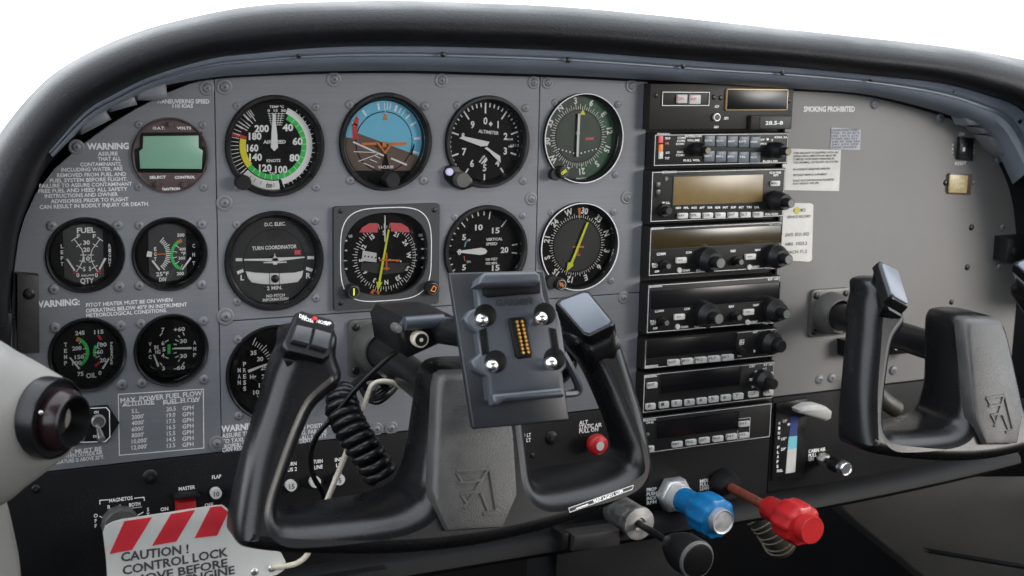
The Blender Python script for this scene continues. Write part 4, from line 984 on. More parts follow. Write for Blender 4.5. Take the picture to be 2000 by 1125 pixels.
# 4, 5 nav-com radios
def navcom(name, label, tl, trr, br, bl, sc, off, lit):
    r = Radio(name, label, tl, trr, br, bl, -.015)
    r.screen(sc, 'screen_bronze' if lit else 'screen_black')
    X = lambda x: x+off[0]*(1-(x-1270)/900); Yp = lambda x, y: y+off[1]+(x-1270)*off[2]
    def T(t, x, y, h, w_): r.text(t, x+off[0], Yp(x, y), h, w_)
    r.text('BENDIX/KING', tl[0]+16, tl[1]+5, 4, 24); r.text('KX 165', trr[0]-14, trr[1]+5, 4, 20)
    T('COMM', 1291, 496, 5, 17); T('PULL', 1279, 516, 4, 11); T('TEST', 1279, 521, 4, 11); T('OFF', 1283, 530, 4, 9); T('PULL 25K', 1370, 528, 4, 20); T('PULL OBS', 1504, 523, 4, 20); T('CHAN', 1340, 528, 4, 14); T('COM', 1345, 493, 4, 11); T('NAV', 1432, 490, 5, 10); T('NAV', 1480, 488, 4, 11); T('IDENT', 1476, 521, 4, 14)
    for x, y in ((1329, 508), (1464, 501)):
        o = r.block('button', (x-10+off[0], Yp(x, y)-5.5, x+10+off[0], Yp(x, y)+5.5), 'button_white', .0025, .0005, .0008)
        b = MB('ink'); b.smooth = 0; b.ptext('<>', x+off[0], Yp(x, y), 4, r.Y-.0025, 9); b.build('legend', o)
    for x, y in ((1328, 528), (1465, 522)): knob(r.root, x+off[0], Yp(x, y), 5, r.Y, r.Y-.002, 'button_white', name='push_button')
    r.knob(1306+off[0], Yp(1306, 520), 6, .010, 'knob_cap', [(1.5, .4)]); r.knob(1448+off[0], Yp(1448, 512), 6, .010, 'knob_cap', [(1.5, .4)])
    r.knob(1408+off[0], Yp(1408, 514), 11, .026, 'knob_cap', [(2.2, .35), (1.6, .65)]); r.knob(1541+off[0], Yp(1541, 507), 10, .026, 'knob_cap', [(2.3, .35), (1.7, .65)])
    r.done(); return r
navcom('comm_radio', 'upper communication radio with bronze tinted display under the amber unit', (1269, 441), (1526, 435), (1523, 524), (1266, 540), (1273, 446, 1525, 480), (0, 0, 0), True)
navcom('comm_radio', 'lower communication radio with black display beneath its bronze twin', (1265, 554), (1524, 540), (1520, 630), (1262, 652), (1271, 560, 1521, 595), (-3.5, 111.5, -.018), False)
# 6 ADF
r = Radio('adf_receiver', 'slim radio with five tilted white keys below a black window', (1259, 661), (1516, 643), (1515, 696), (1258, 722))
r.screen((1263, 658, 1437, 692), 'screen_black')
for i, t in enumerate(('ADF', 'BFO', 'FRQ', 'FLT', 'SET')): r.button(1313.5+26.3*i, 707-2.4*i, 21, 11, t, 'button_white', .004)
r.text('BENDIX/KING', 1273, 715, 4, 24); r.text('KR 87', 1503, 645, 4, 16); r.text('ADF', 1475, 648, 5, 9); r.text('SET', 1449, 666, 5, 10); r.text('RST', 1449, 671, 5, 10); r.text('VOL', 1444, 695, 4, 8); r.text('9', 1473, 686, 5, 4)
r.knob(1452, 688, 6, .008, 'knob_black', [(1.4, .4)]); r.knob(1527, 677, 12, .024, 'knob_black', [(1.9, .4), (1.35, .7)])
r.done()
# 7 transponder
r = Radio('transponder', 'transponder with a row of white numbered keys zero to seven', (1256, 730), (1514, 706), (1509, 777), (1255, 809))
r.screen((1290, 724, 1444, 760), 'screen_black'); r.button(1272.5, 752, 19, 11, 'IDT', 'button_white', .0025)
for i, (x, y) in enumerate(((1269, 793), (1295, 790), (1320, 787), (1345, 785), (1369, 782), (1392, 779), (1416, 776), (1440, 773))): r.button(x, y, 18, 11.5, str(i), 'button_white', .003, th=6)
r.button(1470, 769, 18, 11, 'CLR', 'button_white', .003); r.button(1499, 766, 17, 10.5, 'VFR', 'button_white', .003)
r.text('BENDIX/KING', 1271, 735, 4, 24); r.text('KT 76C', 1501, 712, 4, 18)
for t, x, y in (('STBY', 1469, 715), ('ON', 1477, 726), ('SBY', 1468, 741), ('OFF', 1472, 755), ('ALT', 1493, 721), ('TST', 1506, 729)): r.text(t, x, y, 4.5, 2.8*len(t))
r.knob(1512, 751, 10, .022, 'knob_black', [(2.0, .4), (1.3, .6)])
r.done()
# 8 DME
r = Radio('distance_unit', 'lowest radio unit with six white keys and a stacked key pair', (1254, 816), (1508, 786), (1505, 852), (1252, 890))
r.screen((1283, 814, 1440, 848), 'screen_black')
for i, (x, y, t) in enumerate(((1321, 867, 'RMT'), (1348, 863, 'FRQ'), (1374, 859, 'GS/T'), (1400.5, 856, 'HLD'), (1427, 852, 'N1'))): r.button(x, y, 19, 10.5, t, 'button_white', .003)
r.button(1268, 876, 15, 11, 'ON', 'button_white', .003); r.button(1452, 827, 20, 10, 'N1', 'button_white', .003); r.button(1451, 849, 18, 9, 'N2', 'button_white', .003)
a, c, e, f = r.quad(1441, 817, 1464, 856); r.tx.use('grey_print').line([(a, e), (c, e), (c, f), (a, f)], .0004, r.Y-.0002, True)
r.text('BENDIX/KING', 1269, 820, 4, 24); r.text('KN 62', 1269, 825, 4, 14); knob(r.root, 1266, 849, 4, r.Y, r.Y-.001, 'knob_cap', name='light')
r.done()

# ================================================================== placards and small units on the right plate
def card_(name, label, pts, m, Y, lines, group=None):
    o = thing(name, label, 'placard', at((pts[0][0]+pts[1][0])/2, (pts[0][1]+pts[1][1])/2)); b = MB(m); b.slab(P2(pts), .0, -.0006); s = b.build('sheet', o)
    b = MB('ink'); b.smooth = 0
    for (t, x, y, h, w_) in lines: b.ptext(t, x, y, h, -.0006, w_, 'l')
    b.build('lettering', s); return o
L = [('DEVIATION CARD', 1624, 254.5, 4, 52)] + [(t, 1624, 260+i*5.6, 3.6, 55-(i % 3)*3) for i, t in enumerate(('FOR  N 30 60 E', '120 150 S 210', 'STEER 002 031', '240 W 300 330', '241 270 299', 'RADIO ON DATE'))]
card_('deviation_card', 'small bluish printed table card on the copilot plate', [(1621, 291), (1679, 293), (1681, 253), (1623, 249)], 'paper_blue', 0, L)
L = [(t, 1549, 299+i*6.2, 4, 88-(i % 3)*4) for i, t in enumerate(('THIS AIRCRAFT IS EQUIPPED WITH AN', 'OPERATING LIMITATIONS MUST BE', 'COMPLIED WITH WHEN OPERATING IN', 'THE NORMAL CATEGORY AS STATED'))] + [('NO ACROBATIC MANEUVERS APPROVED', 1549, 331, 4, 72), ('SEE FLIGHT MANUAL SUPPLEMENT', 1549, 342, 4, 66), ('FLIGHT INTO KNOWN ICING PROHIBITED', 1549, 353, 4, 80), ('DAY NIGHT VFR IFR', 1549, 359, 4, 50)]
card_('limitations_placard', 'cream paper placard with several lines of print below the bluish card', [(1525, 371), (1638, 373), (1642, 293), (1530, 290)], 'paper', 0, L)
L = [('AVIONICS', 1549, 411, 6, 24), ('SERVICE RECORD', 1537, 424, 5, 46), ('DATE  07-21-2022', 1534, 459, 6, 46), ('HRS  1023.2', 1534, 477, 6, 42), ('TACH 71.2', 1536, 493, 6, 40)]
o = card_('service_sticker', 'white service sticker with yellow dot and handwritten numbers beside the radios', [(1524, 508), (1580, 511), (1585, 508), (1588, 400), (1583, 397), (1530, 396)], 'paper', 0, L)
b = MB('dot_yellow'); c = at(1556, 411); b.lathe((c.x, 0, c.z), [(.0036, -.0006), (.0036, -.0009)], 20); b.build('yellow_dot', o)
o = thing('locator_switch', 'small black rocker switch marked on and reset at the right of the panel', 'switch', at(1882, 313))
b = MB('bezel_black'); b.slab(P2([(1867, 311), (1895, 314), (1898, 270), (1870, 267)]), .0, -.004, .001); s = b.build('switch_frame', o)
b = MB('knob_black'); b.slab(P2([(1874, 303), (1890, 305), (1892, 280), (1876, 278)], -.006), -.003, -.006, .001); b.use('grey_print'); p = at(1883, 292, -.0063); b.box(p.x-.0016, p.x+.0016, -.006, -.0063, p.z-.002, p.z+.002); b.build('rocker', o)
b = MB('grey_print'); b.smooth = 0; b.ptext('ON', 1878, 262, 6, 0, 10); b.ptext('RESET', 1876, 319, 6, 0, 22)
for i, c_ in enumerate('ARM'): b.ptext(c_, 1861, 283+i*8, 5, 0, 4)
for i, c_ in enumerate('ELT'): b.ptext(c_, 1902, 283+i*8, 5, 0, 4)
b.build('lettering', o)
o = thing('annunciator_light', 'square amber annunciator light in a dark frame below the rocker switch', 'light', at(1872, 379))
b = MB('bezel_brown'); b.slab(P2([(1850, 378), (1892, 380), (1895, 340), (1852, 338)]), 0, -.003, .0006); b.build('frame', o)
b = MB('amber_light'); b.slab(P2([(1854, 376), (1888, 377), (1891, 343), (1856, 341)], -.0036), -.002, -.0036, .0003); lens = b.build('lens', o)
b = MB('cream'); b.smooth = 0
for i, t in enumerate(('HIGH', 'VOLTS')): b.ptext(t, 1872, 353+i*12, 6, -.0037, 22)
b.build('lettering', lens)
# ================================================================== yokes
UC = Vector((.1610, 0, -.0950)); UC2 = Vector((.6560, 0, -.0985))      # where the two columns leave the panel
YC1 = Vector((.1480, -.208, -.0950)); YC2 = YC1 + Vector((.4940, 0, .0050))   # yoke centres; their faces lean back towards the top
LEAN = .46; NPL = Vector((0, -1, LEAN)).normalized()
# outline of grips, cross bar and hub: photo pixel, depth of the body there (mm)
OUT = [(560, 640, 34), (549, 680, 36), (533, 722, 38), (515, 783, 36), (494, 848, 36), (476, 915, 37), (463, 985, 40), (457, 1035, 42), (461, 1056, 44), (478, 1067, 47), (540, 1075, 54), (640, 1079, 60), (760, 1078, 64), (880, 1068, 66),
       (980, 1050, 66), (1080, 1024, 64), (1170, 990, 58), (1236, 955, 50), (1258, 936, 46), (1266, 908, 42), (1261, 868, 38), (1248, 805, 36), (1232, 750, 37), (1215, 697, 37), (1201, 655, 35), (1188, 640, 34),
       (1112, 640, 34), (1106, 665, 36), (1124, 690, 37), (1145, 715, 37), (1166, 757, 36), (1188, 808, 36), (1205, 848, 38), (1217, 882, 42), (1214, 906, 47), (1190, 922, 54), (1140, 937, 60), (1070, 949, 64), (1044, 946, 64), (1032, 930, 62), (1026, 890, 56), (1016, 810, 53), (1007, 752, 51), (997, 727, 50), (975, 715, 50),
       (925, 711, 50), (872, 714, 50), (852, 725, 50), (842, 750, 51), (834, 820, 53), (825, 900, 56), (820, 945, 62), (808, 972, 64), (780, 988, 64), (740, 998, 62), (660, 1008, 58), (590, 1013, 52), (553, 1012, 47), (540, 1000, 42), (543, 972, 38), (556, 930, 36), (574, 878, 36), (592, 832, 36), (610, 795, 36), (634, 772, 37), (658, 750, 39), (664, 722, 39), (654, 690, 37), (648, 640, 34)]
def yloc(px, py, off=0.0):
    """pixel on the pilot yoke's leaning face plane (off metres in front of it) -> local x, z"""
    p = onplane(px, py, YC1+Vector((0, off, 0)), NPL); return Vector((p.x-YC1.x, p.z-YC1.z))
def yworld(px, py, off=0.0): return onplane(px, py, YC1+Vector((0, off, 0)), NPL)
def ccw(ps): return ps if sum(ps[i-1][0]*ps[i][1]-ps[i][0]*ps[i-1][1] for i in range(len(ps))) > 0 else ps[::-1]
def yoke_body(M):
    from mathutils.geometry import tessellate_polygon
    b = MB('yoke_black', M); b.smooth = 60
    pts = smooth([Vector((*yloc(x, y), d/1000)) for x, y, d in OUT], 5, True); n = len(pts); nor = []
    for i in range(n):
        a, c = pts[i-2], pts[(i+2) % n]; t = Vector((c.x-a.x, c.y-a.y)).normalized(); nor.append(Vector((-t.y, t.x)))
    rings = []
    for ins, y, back in ((.0125, -.0165, 0), (.0098, -.0160, 0), (.0068, -.0144, 0), (.0040, -.0116, 0), (.0016, -.0072, 0), (.0003, -.002, 0), (.0, .003, 0), (.0, .006, 1), (.0012, .0025, 1), (.004, .0006, 1), (.0075, .0, 1)):
        rings.append([(p.x+q.x*ins, (y if not back else -.0165+p.z-y), p.y+q.y*ins) for p, q in zip(pts, nor)])
    b.loft(rings[::-1], True); P0 = rings[0]; fr_ = []
    for t in tessellate_polygon([[Vector((q[0], q[2], 0)) for q in P0]]):
        a, c, e = [Vector((P0[i][0], P0[i][2])) for i in t]; fr_.append(list(t) if (c-a).cross(e-a) > 0 else list(t)[::-1])
    b.add(rings[0], fr_); b.add(rings[-1], [f[::-1] for f in fr_]); return b
PADPX = [(855, 765), (846, 960), (849, 984), (875, 1040), (985, 1033), (1013, 968), (1012, 945), (1006, 850), (992, 765), (987, 738), (979, 728), (872, 731), (860, 739)]
def make_yoke(label, C, col, switch, sx=1.0):
    root = thing('control_yoke', label, 'yoke', (C.x, C.y, C.z-.08), 'control yokes'); D = C-YC1
    M = Matrix.Translation(C) @ Matrix(((1, 0, 0, 0), (0, 1, LEAN, 0), (0, 0, 1, 0), (0, 0, 0, 1))) @ Matrix.Diagonal((sx, 1, 1, 1))
    yoke_body(M).build('body', root)
    pd = ccw([tuple(yloc(x, y, -.024)) for x, y in PADPX])
    b = MB('yoke_pad', M); b.smooth = 40; b.slab(pd, -.010, -.0245, .0045); pad = b.build('emblem_pad', root)
    e0 = yloc(932, 957, -.0245); s = (yloc(968, 950, -.0245).x-yloc(897, 957, -.0245).x)/2*.98; yy = -.0245      # raised winged-arrow emblem
    b = MB('yoke_pad', M)
    for pl in ([(-1.0, .95), (.75, .95)], [(-1.0, .45), (.25, .45)], [(-1, .95), (-.75, .45)], [(.85, 1.0), (-.9, -.75)], [(-.95, -.05), (.0, -.05)], [(-.95, -.05), (-.7, -.55)], [(.85, 1.0), (.85, -1.0)], [(.15, -.15), (.4, -1.0)], [(.1, -1.15), (.95, -1.15)]):
        (xa, za), (xb, zb) = pl; A = Vector((xa*s, za*s+e0.y)); B = Vector((xb*s, zb*s+e0.y)); A.x += e0.x; B.x += e0.x; dd = (B-A).normalized(); nn = Vector((-dd.y, dd.x))*.0009
        b.slab([tuple(A-nn), tuple(B-nn), tuple(B+nn), tuple(A+nn)], yy+.0005, yy-.0014, .0005)
    b.build('emblem', pad)
    b = MB('black_plastic'); b.tube([col+Vector((0, .01, 0)), Vector((C.x, C.y+.03, col.z))], .0135, 28); b.build('column', root)
    nr = Vector((-.42, -.66, .62)).normalized(); pr_ = yworld(1144, 612, -.020); iv = frame(pr_, nr).inverted()
    blank = [iv @ onplane(x, y, pr_, nr) for x, y in [(1084, 592), (1140, 656), (1152, 660), (1196, 638), (1201, 630), (1150, 568), (1140, 566), (1090, 584)]]
    nl = Vector((.10, -.80, .58)).normalized(); pl_ = yworld(606, 652, -.018); il = frame(pl_, nl).inverted()
    def L2(x, y): q = il @ onplane(x, y, pl_, nl); return (q.x, q.z)
    for sg in (-1, 1):                                    # horn caps: tilted blocks on top of the grips
        sw = switch and sg < 0
        if sw: Mf = Matrix.Translation(D) @ frame(pl_, nl); lp = [L2(*v) for v in [(553, 670), (560, 686), (632, 704), (645, 696), (655, 634), (648, 623), (590, 606), (577, 611)]]
        else:
            h = pr_-YC1
            if sg < 0: h = Vector((yloc(604, 640).x+yloc(1155, 640).x-h.x, h.y, h.z))
            h.x = h.x*sx + (-.007 if sg < 0 else 0); Mf = Matrix.Translation(C+h) @ frame(Vector((0, 0, 0)), Vector((nr.x*sg, nr.y, nr.z))); lp = [(q.x*sg*(1.2 if sg < 0 else 1), q.z*(1.15 if sg < 0 else 1)) for q in blank]
        lp = ccw(lp); inv = Mf.inverted()
        c0 = sum((Vector(q) for q in lp), Vector((0, 0)))/len(lp); lpd = densep(lp, .003); n_ = len(lpd)
        e2 = yloc(602, 720) if sg < 0 else yloc(1165, 712); tgt = inv @ (M @ Vector((e2.x, .001, e2.y)))
        b = MB('yoke_black', Mf); b.smooth = 50; rows = []
        for t, sc_, yy_ in ((0, .93, -.0), (0, .98, .0008), (0, 1.0, .0025), (.08, 1.01, .008), (.3, .98, None), (.6, .86, None), (.9, .68, None), (1.15, .45, None)):
            rows.append([(c0.x+(tgt.x-c0.x)*t+(q[0]-c0.x)*sc_, yy_ if yy_ is not None else max(.009, tgt.y*t), c0.y+(tgt.z-c0.y)*t+(q[1]-c0.y)*sc_) for q in lpd])
        b.loft(rows[::-1], True); b.add(rows[0], [list(range(n_))]); b.build('horn_cap', root)
        if not sw:
            b = MB('grip_pad', Mf); b.slab([tuple(c0+(Vector(q)-c0)*.86) for q in lp], .001, -.0015, .0012); b.build('cap_pad', root)
        else:
            for q in ([(568, 668), (600, 676), (608, 645), (577, 638)], [(605, 677), (637, 686), (644, 655), (613, 646)]):
                b = MB('rocker_grey', Mf); b.slab(ccw([L2(*v) for v in q]), .001, -.004, .0012); b.build('trim_rocker', root)
            b = MB('dial_black', Mf); b.slab(ccw([L2(*v) for v in [(577, 637), (646, 655), (650, 629), (584, 611)]]), .001, -.0012, .0004); tp = b.build('switch_plate', root)
            b = MB('white_print', Mf); b.smooth = 0
            a_, c_ = L2(586, 619), L2(640, 633); ang = math.atan2(c_[1]-a_[1], c_[0]-a_[0])
            for t, x, y in (('DN', 590, 620), ('NOSE', 600, 626), ('UP', 640, 633), ('NOSE', 628, 631)): q = L2(x, y); b.text(t, q[0], q[1], .0026, -.0014, None, ang)
            b.build('lettering', tp)
            q = L2(613, 625); b = MB('red_knob', Mf); b.lathe((q[0], 0, q[1]), [(.0020, 0), (.0020, -.002), (.0014, -.003)], 18); b.build('trim_button', root)
    return root
yoke1 = make_yoke('pilot yoke with two trim rockers on its grip and cradle clamped above', YC1, UC, True)
MY = Matrix.Translation(YC1) @ Matrix(((1, 0, 0, 0), (0, 1, LEAN, 0), (0, 0, 1, 0), (0, 0, 0, 1)))
b = MB('white_print', MY); b.smooth = 0                    # map light label along the lower right bar
q = [yloc(*v, -.0168) for v in ((1112, 1000), (1234, 955), (1236, 947), (1110, 992))]; ys = -.0172
b.use('bezel_black').flat(q, ys); b.use('white_print'); b.line(q, .0003, ys-.0003, True)
ang = math.atan2((q[1]-q[0]).y, (q[1]-q[0]).x); p = yloc(1187, 968, -.0168); b.text('MAP LIGHT DIM', p.x, p.y, .0024, ys-.0003, .026, ang)
b.flat([yloc(*v, -.0168) for v in ((1124, 994), (1148, 985), (1148, 983), (1124, 992))], ys-.0003)
b.build('map_light_label', yoke1)
yoke2 = make_yoke('copilot yoke with plain grey grip caps in front of the bare plate', YC2, UC2, False, .84)
# bearing plates where the columns leave the panel
def bearing(label, c, w_, ring):
    o = thing('column_bearing', label, 'bearing', (c.x, 0, c.z-w_), 'column bearings')
    b = MB('collar_grey'); b.rrect(c.x-w_, c.x+w_, 0, -.004, c.z-w_, c.z+w_, .005, .0012); pl = b.build('plate', o)
    b = MB('collar_grey'); b.lathe(c, [(ring, -.003), (ring, -.008), (ring*.93, -.016), (ring*.80, -.022), (ring*.72, -.022), (ring*.66, -.012)], 48, False); b.build('collar', o)
    b = MB('bezel_black'); b.lathe(c, [(ring*.72, -.006), (ring*.70, -.011)], 40); b.build('seal', o)
    for sx_ in (-1, 1):
        for sz in (-1, 1):
            k = w_*.76; s = bpy.data.objects.new('screw', SCREWS['dark']); link(s, o); s.location = Vector((c.x+k*sx_, -.004, c.z+k*sz))-WLOC[o.name]; s.scale = (.0035,)*3
    return o
bearing('grey square bearing plate around the pilot yoke column', UC, .0255, .0225)
bearing('grey square bearing plate around the copilot yoke column', UC2, .0250, .0220)

# ================================================================== navigation cradle clamped to the pilot yoke
GN = Vector((-.20, -.93, .30)).normalized(); GP = at(995, 690, -.262)
CR = thing('navigation_cradle', 'grey device cradle with pin connector on a dark backing plate above the pilot yoke', 'cradle', at(990, 700, -.2))
MG0 = frame(GP, GN); IG = MG0.inverted(); GS = 1.45; MG = MG0 @ Matrix.Diagonal((1, GS, 1, 1))
def G(x, y, h=0.0): q = IG @ onplane(x, y, GP+GN*(h*GS), GN); return (q.x, q.z)
def gccw(ps): return ps if sum(ps[i-1][0]*ps[i][1]-ps[i][0]*ps[i-1][1] for i in range(len(ps))) > 0 else ps[::-1]
def gslab(name, pts, y0, y1, m, bev=.0015, parent=None, sm=45, rnd=0):
    ps = gccw([G(*p, -y1) for p in pts]); b = MB(m, MG); b.smooth = sm
    if rnd: ps = [tuple(v) for v in smooth([Vector((p[0], p[1], 0)) for p in ps], rnd, True)]; ps = [(p[0], p[1]) for p in ps]
    b.slab(ps, y0, y1, bev); return b.build(name, parent or CR)
gslab('backing_plate', [(876, 533), (1062, 528), (1086, 640), (1112, 818), (1108, 822), (927, 838), (922, 834)], .004, 0, 'gps_plate', .001)
body = [(930, 545), (945, 536), (1050, 533), (1058, 545), (1062, 575), (1070, 600), (1090, 608), (1098, 640), (1105, 690), (1108, 715), (1098, 728), (1100, 765), (1098, 773), (990, 782), (968, 790), (955, 780), (950, 735), (925, 722), (920, 705), (938, 690), (932, 650), (912, 636), (906, 622), (918, 606), (935, 600)]
gslab('cradle_body', body, 0, -.010, 'gps_grey', .002)
gslab('top_hook', [(932, 556), (940, 538), (948, 532), (1048, 530), (1056, 536), (1058, 552), (1050, 556), (944, 558)], -.009, -.024, 'gps_grey', .002)
gslab('hook_slot', [(945, 556), (1056, 553), (1056, 572), (1012, 575), (955, 580), (946, 575)], -.009, -.0135, 'gps_dark', .0006)
gslab('bottom_lip', [(962, 770), (1098, 757), (1104, 768), (1102, 775), (988, 783), (972, 793), (964, 790)], -.009, -.019, 'gps_grey', .002)
for pts in ([(936, 645), (950, 640), (956, 690), (942, 694)], [(1074, 640), (1086, 642), (1094, 690), (1082, 694)]): gslab('side_groove', pts, -.0095, -.0107, 'gps_dark', .0002)
for (x, y) in ((943, 624), (1059, 621), (963, 714), (1078, 709)):
    gx, gz = G(x+5, y-8, .010); b = MB('gps_dark', MG); b.lathe((gx, -.0098, gz), [(.0078, .001), (.0078, -.0003), (.0070, -.0006)], 28); b.build('stud_recess', CR)
    gx, gz = G(x, y, .016); b = MB('chrome', MG); b.lathe((gx, -.0105, gz), [(.0040, 0), (.0045, -.0015), (.0047, -.003), (.0042, -.0045), (.0030, -.0056), (.0013, -.006), (.0002, -.0061)], 24); b.build('mounting_stud', CR)
cn = gslab('connector', [(996, 621), (1024, 618), (1028, 624), (1040, 690), (1038, 698), (1014, 701), (1008, 696), (994, 627)], -.0095, -.0118, 'gps_dark', .0008)
for j in range(2):
    for i in range(9):
        x = 1009.5+j*10+i*1.55; y = 629+i*7.5-j*.8; gx, gz = G(x, y, .0125); b = MB('brass', MG); b.lathe((gx, -.0117, gz), [(.0013, 0), (.0013, -.0009), (.0008, -.0016)], 10); b.build('contact_pin', CR)
b = MB('gps_letter', MG); b.smooth = 0; ga, gb = G(968, 592, .0101), G(1040, 588, .0101); b.text('GARMIN', (ga[0]+gb[0])/2, (ga[1]+gb[1])/2, .0042, -.0103, (Vector(gb)-Vector(ga)).length, math.atan2(gb[1]-ga[1], gb[0]-ga[0]), bold=1); gx, gz = G(1034, 581, .0101); b.flat([(gx-.0009, gz-.0007), (gx+.0009, gz-.0007), (gx, gz+.0009)], -.0103); b.build('maker_lettering', CR)
b = MB('gps_grey'); b.tube(smooth([at(1098, 690, -.262), at(1112, 715, -.262), at(1126, 744, -.26), at(1130, 760, -.258), at(1122, 767, -.258), at(1100, 769, -.26)], 5), .0032, 8); b.build('release_lever', CR)
# clamp arm from the column to the plate
b = MB('black_plastic'); b.smooth = 50
b.slab(P2([(786, 690), (800, 702), (866, 672), (895, 665), (895, 622), (870, 618), (790, 622), (778, 640)], -.19), -.13, -.19, .005); b.build('clamp_block', CR)
b = MB('black_plastic'); b.tube([at(862, 648, -.19), at(900, 648, -.22), at(960, 660, -.245)], [.009, .011, .013], 16); b.build('clamp_arm', CR)
b = MB('gps_grey'); b.tube([at(790, 632, -.193), at(865, 626, -.193)], .0052, 12); b.build('clamp_bar', CR)
kb = knob(CR, 823, 664, 16, -.188, -.197, 'cream', 'bezel_black', 'clamp_bolt')
c = at(823, 664, -.1975); b = MB('cream'); b.lathe((c.x, 0, c.z), [(.0015, -.197), (.0015, -.1978)], 6); b.build('hex_socket', kb)
knob(CR, 779, 643, 9, -.185, -.194, 'collar_grey', 'steel', 'bar_end')

# ================================================================== cords
o = thing('coiled_cord', 'black coiled cord hanging between the left grip and the hub', 'cord', at(735, 930, -.14))
ax = smooth([at(675, 760, -.10), at(668, 795, -.12), at(685, 835, -.135), at(714, 882, -.145), at(746, 930, -.15)], 40); N = len(ax); hel = []
for i in range(N):
    t = (ax[min(i+1, N-1)]-ax[max(i-1, 0)]).normalized(); a = t.cross(Vector((0, 1, 0))).normalized(); c_ = a.cross(t); q = i/N*2*PI*12.5; R_ = .0098*min(1, .35+i/N*3)
    hel.append(ax[i]+(a*math.cos(q)+c_*math.sin(q))*R_)
b = MB('black_plastic'); b.smooth = 80; b.tube(hel, .0042, 8); b.build('coil', o)
b = MB('black_plastic'); b.tube(smooth([hel[0], at(700, 745, -.09), at(730, 735, -.08), at(755, 755, -.07)], 6), .0036, 8); b.build('lead', o)
o = thing('power_cable', 'thin black cable looping from the clamp down past the breakers', 'cord', at(625, 960, -.10))
b = MB('black_plastic'); b.smooth = 80; b.tube(smooth([at(800, 668, -.14), at(770, 690, -.14), at(735, 720, -.14), at(695, 760, -.14), at(655, 810, -.13), at(620, 850, -.12), at(607, 890, -.11), at(612, 930, -.10), at(630, 962, -.09), at(640, 1000, -.06)], 8), .0022, 8); b.build('cable', o)
o = thing('cable_bundle', 'tangle of black wires under the pilot column bearing', 'cable', at(745, 790, -.02))
for i in range(5):
    b = MB('black_plastic'); s_ = i*5
    b.tube(smooth([at(700+s_, 740+s_, -.01), at(712+s_, 770+i*3, -.03), at(735, 785-i*5, -.05), at(762, 768-i*7, -.05), at(785, 740-i*5, -.03)], 6), .0028, 8); b.build('wire', o)

# ================================================================== control lock with warning tag
CL = thing('control_lock', 'white and red control lock tag on a cream bent rod', 'control lock', at(330, 1125, -.12))
b = MB('rod_cream'); b.smooth = 80; b.tube(smooth([at(790, 762, -.10), at(770, 748, -.10), at(745, 745, -.10), at(728, 752, -.10), at(718, 772, -.10), at(700, 822, -.105), at(672, 895, -.108), at(645, 962, -.112), at(620, 1025, -.115), at(606, 1068, -.118), at(598, 1086, -.12), at(580, 1100, -.122), at(555, 1106, -.122), at(530, 1108, -.122)], 6), .0022, 10); b.build('rod', CL)
TY = -.120; b = MB('tag_white')
tagp = [(214, 1180), (208, 1090), (202, 1040), (206, 1028), (222, 1020), (240, 1015), (420, 988), (434, 987), (443, 994), (458, 1032), (470, 1052), (490, 1062), (530, 1070), (548, 1080), (557, 1097), (554, 1113), (540, 1122), (500, 1132), (470, 1150), (460, 1190)]
b.slab(P2(tagp, TY), TY+.0016, TY, .0004); tag = b.build('tag', CL)
for pts in ([(243, 1018), (297, 1010), (258, 1074), (214, 1082)], [(334, 1004), (381, 996), (344, 1058), (297, 1066)], [(411, 991), (432, 988), (446, 1000), (424, 1046), (380, 1051)]):
    b = MB('tag_red'); q = P2(pts, TY-.0003); b.slab(q[::-1], TY, TY-.0003); b.build('stripe', tag)
b = MB('tag_ink'); b.smooth = 0
def tagtext(t, x0, y0, x1, y1, h):
    a, c_ = at(x0, y0, TY), at(x1, y1, TY); k = mpp(x0, y0, TY); b.text(t, (a.x+c_.x)/2, (a.z+c_.z)/2, h*k, TY-.0006, (Vector((c_.x, c_.z))-Vector((a.x, a.z))).length, math.atan2(c_.z-a.z, c_.x-a.x), bold=.5)
tagtext('CAUTION !', 236, 1088, 368, 1071, 17); tagtext('CONTROL LOCK', 239, 1114, 445, 1077, 17); tagtext('REMOVE BEFORE', 228, 1139, 444, 1098, 16); tagtext('STARTING ENGINE', 222, 1160, 458, 1112, 16)
b.build('lettering', tag)
for (x, y) in ((531, 1110), (497, 1117)): screw(CL, x, y, 7, TY-.0002, 'steel', 'rivet')

# ================================================================== switches, breakers and push-pull controls
def PK(px, py, Y=YL): return at(px, py, Y)
o = thing('toggle_switch', 'small chrome toggle switch on a black arrow-shaped plate beside the vent', 'switch', at(190, 860))
b = MB('bezel_black'); b.slab(P2([(95, 870), (210, 860), (233, 825), (210, 790), (95, 800)]), 0, -.0015, .0004); pl = b.build('plate', o)
b = MB('white_print'); b.smooth = 0; q = P2([(95, 865), (205, 861), (214, 852), (213, 802), (207, 795), (95, 800)]); b.line(q, .0007, -.0018); b.ptext('ON', 188, 805, 5, -.0015, 9); b.ptext('OFF', 188, 852, 5, -.0015, 13); b.build('lettering', pl)
knob(o, 193, 824, 13, -.001, -.005, 'steel', 'collar_grey', 'nut'); c = at(190, 830, -.006)
b = MB('chrome'); b.tube([c+Vector((0, .004, 0)), c+Vector((.0005, -.006, -.004)), c+Vector((.001, -.012, -.009))], [.0018, .0024, .0034], 12); b.build('lever', o)
b = MB('chrome'); b.tube([at(168, 832, -.02), at(163, 846, -.03), at(159, 857, -.04)], [.0012, .0018, .0026], 10); b.build('lever', o)
o = thing('magneto_switch', 'round grey magneto key switch half covered by the warning tag', 'switch', at(235, 1040))
knob(o, 238, 1030, 34, YL, -.016, 'collar_grey', name='knob', flute=(24, .02))
o = thing('master_switch', 'red split master rocker switch under a black guard bar', 'switch', at(365, 1010))
